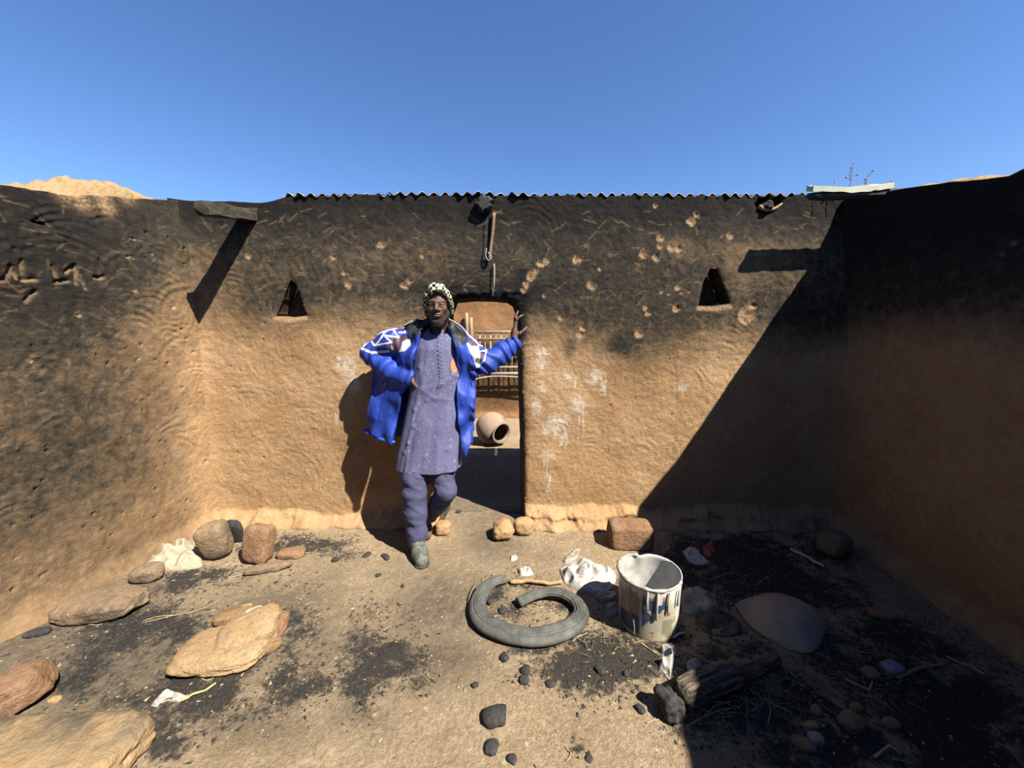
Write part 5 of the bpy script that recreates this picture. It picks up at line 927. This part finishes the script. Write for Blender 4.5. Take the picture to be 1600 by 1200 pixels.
# long tunic
rows = [(511, 673, 702, 2.560, .062), (519, 662, 712, 2.565, .085), (530, 650, 719, 2.565, .105), (545, 646, 722, 2.560, .118), (580, 645, 722, 2.550, .128), (620, 640, 721, 2.540, .132), (660, 632, 719, 2.520, .138), (700, 625, 718, 2.505, .146), (735, 619, 718, 2.495, .152), (765, 615, 718, 2.490, .155)]
TR = np.array([[P((l + r) / 2, y, Y)[2], P((l + r) / 2, y, Y)[0], (P(r, y, Y)[0] - P(l, y, Y)[0]) / 2, Y, b] for y, l, r, Y, b in rows])[::-1]
def trow(z): return [np.interp(z, TR[:, 0], TR[:, i]) for i in (1, 2, 3, 4)]
folds = [[(690, 588), (668, 625), (648, 665), (634, 705), (624, 752)], [(656, 608), (648, 640), (640, 690), (636, 752)], [(660, 610), (690, 600), (712, 588)], [(662, 612), (680, 622), (700, 625)], [(660, 605), (655, 575), (656, 545)], [(700, 640), (702, 700), (700, 752)], [(672, 660), (668, 710), (664, 752)], [(686, 690), (686, 752)], [(712, 650), (712, 750)], [(668, 540), (664, 580), (660, 604)]]
FW = [[(P(a, b, 2.42)[0], P(a, b, 2.42)[2]) for a, b in L] for L in folds]
def tunic_d(X, Y, Z):
    cx, a, cy, b = trow(Z); x, y = (X - cx) / a, (Y - cy) / b; r = (np.abs(x) ** 2.5 + np.abs(y) ** 2.5 + 1e-9) ** (1 / 2.5); d = (r - 1) * np.minimum(a, b)
    th = np.arctan2(y, x); low = sst(1.05, 0.65, Z); d = d - 0.0055 * low * np.sin(th * 9 + 2 * np.sin(Z * 5)) - 0.004 * fbm(X * 3, Z * 1.6, 4, 3, 520, Y * 3)
    fr = (Y < cy)
    for i, L in enumerate(FW):
        for p, q in zip(L[:-1], L[1:]): d = d - np.where(fr, (0.0085 if i < 2 else 0.0060) * np.exp(-(segd(X, Z, p, q) / (0.013 if i < 2 else 0.018)) ** 2) * 0.6, 0)
    return d
hemz = lambda X: P(617, 745, 2.36)[2] + (P(718, 755, 2.36)[2] - P(617, 745, 2.36)[2]) * np.clip((X + 0.70) / 0.36, 0, 1)
A = Field(np.arange(-0.76, -0.24, 0.0045), np.arange(2.30, 2.76, 0.0048), np.arange(0.55, 1.52, 0.0055))
def tunic_fn(X, Y, Z):
    d = tunic_d(X, Y, Z); d = np.where(Z < 0.98, np.maximum(d, -(d + 0.014)), d); d = np.maximum(d, hemz(X) - Z)
    return np.maximum(d, Z - 1.475 - 0.25 * np.abs(X + 0.476) * 0)
A.add(tunic_fn, (-1, 2, 0), (0, 3, 2), 0.004)
A.ell(hp(0, -0.01, -0.165), [0.062, 0.066, 0.022], 0.008, 'd')
V, Q = A.mesh(); cl = M('violet blue tunic cotton', 0.75, 0.25)
base = cl.mix(cl.mr(cl.noise(9, 4), 0.3, 0.7), (0.128, 0.130, 0.262), (0.170, 0.172, 0.325)); vv = cl.voro(42, cl.scl((1, 0.4, 0.75)), 'F1', 'Distance', 0.75); v2 = cl.noise(150, 2, 0.5, cl.scl((1, 1, 0.4)))
base = cl.mix(cl.math('MULTIPLY', cl.mr(vv, 0.26, 0.16), cl.mr(v2, 0.46, 0.58)), base, (0.40, 0.39, 0.52)); cl.col(base); cl.bump(cl.math('ADD', cl.noise(60, 4), cl.noise(12, 3)), 0.35, 0.006); MAT_TUNIC = cl.m
tunic = wear('tunic', V, Q, MAT_TUNIC)
def tfront(px, py, lift=0.004):                            # the point of the tunic's front seen at a pixel
    D_ = ray(px, py); t = np.linspace(2.30, 2.60, 400) / D_[1]; p = D_[None] * t[:, None] + [0, 0, HC]; d = tunic_d(p[:, 0], p[:, 1], p[:, 2]); k = int(np.argmax(d < 0)); return p[k] - [0, lift, 0]
# placket with its row of stitched loops
L = [(687, 513, 5), (687.5, 540, 5.5), (689, 570, 5.5), (690, 592, 5), (687, 606, 4), (682, 616, 1.5)]; Lc = crom(L, 34); V = []
for x, y, w_ in Lc:
    for k in (-1, -0.5, 0, 0.5, 1): V.append(tfront(x + k * w_, y, 0.004 if abs(k) < 1 else -0.002))
pl = wear('placket', np.array(V), gridf(34, 5), MAT_TUNIC, tunic)
thread = simple('pale violet thread', (0.36, 0.35, 0.52), (0.46, 0.45, 0.62), 30)
for s_ in (-1, 1): wear('stitching', *tube_geo([tfront(x + s_ * w_ * (0.5 + 0.35 * math.sin(i * 1.9)), y, 0.006) for i, (x, y, w_) in enumerate(crom(L[:5], 60))], 0.0013, 4), thread, pl)
# chest pocket and its orange print
pts = [(703, 557), (719, 557), (719, 590), (712, 592), (704, 588), (701, 578)]; g = crom(pts + [pts[0]], 37)[:-1]; c = g.mean(0); V = []
for r in np.linspace(1, 0, 6):
    for q in c + (g - c) * r: V.append(tfront(q[0], q[1], 0.0045 if r < 0.95 else -0.001))
idx = np.arange(216).reshape(6, 36); Q = np.stack([idx[:-1], np.roll(idx, -1, 1)[:-1], np.roll(idx, -1, 1)[1:], idx[1:]], -1).reshape(-1, 4); pocket = wear('chest_pocket', np.array(V), Q, MAT_TUNIC, tunic)
V = []; 
for r in np.linspace(1, 0, 6):
    for a in np.linspace(0, 2 * np.pi, 36, endpoint=False): V.append(tfront(710 + 6.0 * r * math.cos(a), 571.5 + 11.0 * r * math.sin(a), 0.0075))
m = M('orange printed emblem', 0.7, 0.2); m.col(m.mix(m.mr(m.voro(140), 0.25, 0.5), (0.62, 0.50, 0.36), (0.50, 0.20, 0.08))); wear('emblem', np.array(V), Q, m.m, pocket)

# trousers
Tf = Field(np.arange(-0.78, -0.30, 0.005), np.arange(2.22, 2.76, 0.005), np.arange(0.08, 0.98, 0.006))
Tf.chain([hip + [-0.075, -0.01, 0], P(648, 745, 2.42), kR, P(649, 800, 2.40), P(651, 830, 2.39), P(651.5, 853, 2.38)], [0.090, 0.084, 0.080, 0.074, 0.064, 0.057], 0.03)
Tf.chain([hip + [0.075, -0.02, 0], P(690, 735, 2.46), kL, P(687, 785, 2.48), P(672, 803, 2.57), P(670, 808, 2.60)], [0.090, 0.082, 0.070, 0.064, 0.052, 0.048], 0.03)
X, Y, Z = np.meshgrid(*Tf.a, indexing='ij'); Tf.f += (0.0075 * fbm(X * 4.0 + Z * 5, Z * 4 - X * 2, 4.0, 3, 530, Y * 3) + 0.0014 * np.sin(Z * 88 + 25 * X + 7 * vn(X * 6, Z * 6, seed=531)) * sst(0.75, 0.3, Z) * np.clip(0.5 + vn(X * 14, Z * 14, seed=532), 0, 1.4)).astype(np.float32)
for a, b in ((P(651.5, 858, 2.375), P(649, 800, 2.40)),):
    n = (b - a) / np.linalg.norm(b - a); sl, (Xb, Yb, Zb) = Tf.blk((-0.76, 2.22, 0.05), (-0.54, 2.50, 0.30)); Tf.f[sl] = np.maximum(Tf.f[sl], -((Xb - a[0]) * n[0] + (Yb - a[1]) * n[1] + (Zb - a[2]) * n[2]))
V, Q = Tf.mesh(); m = M('dark violet trousers', 0.8, 0.2); m.col(m.mix(m.mr(m.noise(12, 4), 0.3, 0.7), (0.072, 0.074, 0.155), (0.108, 0.112, 0.215))); m.bump(m.noise(40, 4), 0.3, 0.004); wear('trousers', V, Q, m.m)
# shoes
def shoe(pts, rads, lo, hi, mat, solemat, zfl, floorclip=True):
    S_ = Field(np.arange(lo[0], hi[0], 0.0035), np.arange(lo[1], hi[1], 0.0035), np.arange(lo[2], hi[2], 0.0035))
    for (a, b), (ra, rb) in zip(pts, rads): S_.cap(a, b, ra, rb, 0.02)
    if floorclip: S_.f = np.maximum(S_.f, (zfl + 0.012 - S_.a[2])[None, None, :])
    v, q = S_.mesh(); s = wear('shoe', v, q, mat)
    if floorclip:
        S2 = Field(np.arange(lo[0], hi[0], 0.004), np.arange(lo[1], hi[1], 0.004), np.arange(zfl - 0.012, zfl + 0.024, 0.003))
        for (a, b), (ra, rb) in zip(pts[:2], rads[:2]): a, b = np.array(a), np.array(b); a[2] = b[2] = zfl + 0.02; S2.cap(a, b, ra + 0.006, rb + 0.006, 0.02)
        S2.f = np.maximum(S2.f, np.maximum(zfl - S2.a[2], S2.a[2] - zfl - 0.015)[None, None, :]); v, q = S2.mesh(); wear('sole', v, q, solemat, s)
    return s
m = M('dusty grey green leather', 0.7, 0.3); m.col(m.mix(m.mr(m.noise(28, 5, 0.7), 0.42, 0.68), (0.075, 0.095, 0.085), (0.24, 0.25, 0.19))); m.bump(m.noise(50, 4), 0.3, 0.004); m2 = simple('dark rubber sole', (0.05, 0.05, 0.045), (0.10, 0.095, 0.085), 30)
fz = float(floor_h(-0.6, 2.3)); hl, bl, te = np.array([-0.655, 2.425, fz + 0.045]), np.array([-0.592, 2.300, fz + 0.040]), np.array([-0.566, 2.245, fz + 0.034])
shoe([(hl, bl), (bl, te), (np.array([-0.640, 2.385, fz + 0.105]), bl + [0, 0.01, 0.012]), (hl, np.array([-0.642, 2.39, fz + 0.11]))], [(0.040, 0.049), (0.049, 0.044), (0.044, 0.044), (0.04, 0.043)], (-0.74, 2.18, fz - 0.02), (-0.48, 2.50, fz + 0.18), m.m, m2, fz)
fz2 = float(floor_h(-0.64, 2.68)); shoe([(np.array([-0.636, 2.635, fz2 + 0.13]), np.array([-0.618, 2.600, fz2 + 0.06])), (np.array([-0.618, 2.600, fz2 + 0.06]), np.array([-0.608, 2.560, fz2 + 0.036])), (aL, np.array([-0.628, 2.620, fz2 + 0.12]))], [(0.036, 0.042), (0.042, 0.036), (0.04, 0.036)], (-0.74, 2.48, fz2 - 0.02), (-0.54, 2.76, fz2 + 0.26), simple('brown dusty leather', (0.10, 0.065, 0.045), (0.17, 0.115, 0.08), 28), m2, fz2, False)

# jacket: sleeves, shoulders and open fronts
J = Field(np.arange(-1.03, 0.10, 0.0048), np.arange(2.36, 2.80, 0.0048), np.arange(0.62, 1.56, 0.0048))
J.chain([P(646, 527, 2.57), P(614, 537, 2.60), P(582, 553, 2.615)], [0.070, 0.094, 0.076], 0.03); J.chain([P(582, 553, 2.615), P(612, 580, 2.54), P(641, 592, 2.475)], [0.074, 0.076, 0.056], 0.02)
J.chain([P(718, 528, 2.57), P(741, 556, 2.60), P(758, 568, 2.615)], [0.066, 0.082, 0.080], 0.03); J.chain([P(758, 568, 2.615), P(784, 552, 2.685), P(803, 537, 2.728)], [0.080, 0.073, 0.056], 0.02)
J.cap(P(652, 515, 2.60), P(670, 509, 2.63), 0.050, 0.036, 0.03); J.cap(P(714, 517, 2.60), P(699, 509, 2.63), 0.050, 0.036, 0.03)
def panel(poly, ctl, th, amp, seed, k=0.02):
    pw = [(P(a, b, np.mean([c[2] for c in ctl]))[0], P(a, b, np.mean([c[2] for c in ctl]))[2]) for a, b in poly]; cw = np.array([list(P(a, b, Y_)) for a, b, Y_ in ctl])
    xs_ = [p[0] for p in pw]; zs_ = [p[1] for p in pw]; yl = [c[2] for c in ctl]
    def fn(X, Y, Z):
        x2, z2 = X[:, :1, :], Z[:, :1, :]; d2 = polysd(x2, z2, pw); w_ = 0; yy = 0
        for c in cw: g = 1 / ((x2 - c[0]) ** 2 + (z2 - c[2]) ** 2 + 2e-4) ** 1.5; w_ = w_ + g; yy = yy + g * c[1]
        yf = yy / w_ + amp * fbm(x2 * 5, z2 * 1.2, 4.0, 3, seed) + amp * 0.25 * fbm(x2, z2 * 0.6, 30, 2, seed + 3); dy = np.abs(Y - yf) - th * 0.55; d2 = d2 + 0.006
        return np.minimum(np.maximum(d2, dy), 0) + np.hypot(np.maximum(d2, 0), np.maximum(dy, 0)) - th * 0.45
    J.add(fn, (min(xs_) - 0.04, min(yl) - 0.07, min(zs_) - 0.04), (max(xs_) + 0.04, max(yl) + 0.07, max(zs_) + 0.04), k)
panel([(583, 575), (577, 620), (568, 671), (590, 684), (616, 691), (621, 650), (630, 618), (641, 597), (652, 560), (661, 520), (640, 520), (612, 545)], [(656, 525, 2.455), (650, 560, 2.435), (640, 600, 2.455), (630, 620, 2.49), (618, 690, 2.475), (600, 640, 2.53), (590, 684, 2.53), (568, 672, 2.61), (580, 590, 2.64), (600, 560, 2.62), (640, 522, 2.52)], 0.022, 0.009, 540)
panel([(703, 503), (716, 510), (734, 528), (743, 560), (742, 600), (740, 650), (736, 690), (729, 711), (722, 700), (716, 640), (715, 580), (714, 545), (706, 522)], [(715, 545, 2.445), (706, 515, 2.50), (716, 620, 2.440), (718, 660, 2.43), (724, 708, 2.45), (742, 600, 2.54), (738, 660, 2.53), (735, 530, 2.53)], 0.020, 0.014, 550)
panel([(632, 509), (650, 500), (667, 497), (664, 513), (657, 523), (643, 529)], [(632, 512, 2.54), (650, 504, 2.54), (666, 499, 2.56), (660, 520, 2.47), (644, 527, 2.50)], 0.018, 0.006, 560)
panel([(697, 498), (720, 511), (729, 522), (728, 536), (715, 540), (707, 522), (699, 509)], [(698, 500, 2.56), (720, 512, 2.54), (729, 525, 2.52), (715, 538, 2.455), (704, 515, 2.49)], 0.018, 0.006, 570)
panel([(640, 520), (722, 520), (742, 560), (740, 690), (575, 678), (583, 575)], [(640, 520, 2.68), (722, 520, 2.68), (740, 620, 2.66), (740, 690, 2.62), (575, 678, 2.66), (583, 580, 2.66), (660, 600, 2.70), (660, 690, 2.70)], 0.020, 0.01, 580)
X, Y, Z = np.meshgrid(*J.a, indexing='ij', sparse=True); X, Y, Z = np.broadcast_arrays(X, Y, Z)
near = np.abs(J.f) < 0.03; xs_, ys_, zs_ = X[near], Y[near], Z[near]; left = xs_ < -0.5
u1 = (xs_ * 0.85 + zs_ * -0.5); u2 = (xs_ * 0.75 + zs_ * 0.66)
wr = 0.0055 * fbm(xs_ * 2, zs_ * 1.2, 7.0, 2, 590, ys_ * 2) + np.where(left, 0.0045 * np.sin(u1 * 95 + 4 * vn(xs_ * 9, zs_ * 9, seed=591)) * (zs_ > 1.08), 0.0065 * np.sin(u2 * 105 + 4 * vn(xs_ * 8, zs_ * 8, seed=592)) * (xs_ > -0.27))
J.f[near] += wr.astype(np.float32)
td = tunic_d(xs_, ys_, zs_); J.f[near] = np.maximum(J.f[near], np.where(zs_ < 1.49, -(td - 0.002), -1).astype(np.float32))
J.cap(hp(0, 0.02, -0.08), neck0 + [0, 0, -0.02], 0.058, 0.068, 0.01, 'd')
for a, b in ((wrR, elR), (wrL, elL)):                       # open cuffs
    n = (a - b) / np.linalg.norm(a - b); J.cap(a - n * 0.02, a + n * 0.08, 0.036, 0.045, 0.008, 'd')
V, Q = J.mesh(); px, py = proj(V)
colr = np.tile(np.array([0.018, 0.062, 0.44]), (len(V), 1)); WH, MA, BK = np.array([0.82, 0.83, 0.86]), np.array([0.13, 0.075, 0.11]), np.array([0.022, 0.026, 0.032])
fore = 1 - np.clip(0.25 * fbm(V[:, 0], V[:, 2], 12, 3, 600), -0.2, 0.3); colr *= fore[:, None]
def fill(poly, c): m_ = polysd(px, py, poly) < 0; colr[m_] = c
def line(pts, w_, c=WH):
    d = np.full(len(V), 1e9)
    for a, b in zip(pts[:-1], pts[1:]): d = np.minimum(d, segd(px, py, a, b))
    colr[d < w_] = c
fill([(623, 525), (638, 523), (642, 530), (628, 536), (624, 550), (612, 552), (603, 537), (610, 530)], MA); fill([(629, 533), (640, 529), (642, 539), (633, 548), (622, 551), (627, 542)], WH); fill([(611, 540), (616, 542), (617, 547), (612, 548)], WH)
line([(565, 544), (580, 551), (607, 549)], 1.9); line([(568, 541), (582, 528), (596, 519), (611, 515), (631, 510)], 1.0); line([(577, 528), (585, 540), (588, 538), (599, 523)], 1.4); line([(585, 540), (600, 537), (612, 535)], 1.1); line([(599, 523), (612, 535)], 1.1); line([(599, 521), (609, 514), (613, 515)], 1.1); line([(614, 514), (623, 527), (601, 524)], 1.3); line([(629, 510), (634, 520), (623, 519)], 1.1); line([(571, 534), (577, 533)], 1.2)
fill([(728, 534), (736, 539), (748, 541), (750, 551), (750, 573), (745, 575), (740, 562), (733, 547)], WH); fill([(729, 527), (743, 533), (747, 540), (736, 541), (733, 535)], MA); fill([(750, 549), (757, 548), (756, 556), (750, 560)], MA)
line([(727, 518), (736, 527), (743, 532), (748, 539), (760, 542), (759, 548), (748, 549)], 1.1); line([(760, 547), (757, 562), (746, 574)], 1.2)
fill([(630, 508), (650, 498), (672, 492), (664, 513), (657, 522), (643, 528)], BK); fill([(657, 521), (663, 513), (661, 523)], WH); fill([(694, 494), (721, 510), (729, 521), (729, 536), (715, 540), (707, 522), (698, 508)], BK)
m = M('blue padded nylon', 0.6, 0.3); m.col(m.attr('paint', 'Color')); m.bump(m.math('ADD', m.noise(28, 4), m.math('MULTIPLY', m.noise(9, 3), 1.5)), 0.45, 0.008)
jk = wear('jacket', V, Q, m.m, cattr=colr)
# white piping on the shoulders and the hem cord
for L in ([(632, 509, 2.53), (648, 500, 2.535), (664, 495.5, 2.55)], [(699, 497, 2.55), (712, 504, 2.535), (722, 511, 2.53), (729, 520, 2.51)]):
    wear('piping', *tube_geo(crom([P(a, b, Y_) - [0, 0.016, 0] for a, b, Y_ in L], 14), 0.0030, 6), simple('white piping', (0.72, 0.72, 0.70), (0.8, 0.8, 0.78), 20), jk)
wear('hem', *tube_geo(crom([P(568, 672, 2.605), P(590, 684.5, 2.525), P(616, 691.5, 2.468)], 16), 0.013, 8), simple('blue jacket hem', (0.035, 0.10, 0.50), (0.05, 0.14, 0.60), 20, 0.5), jk)
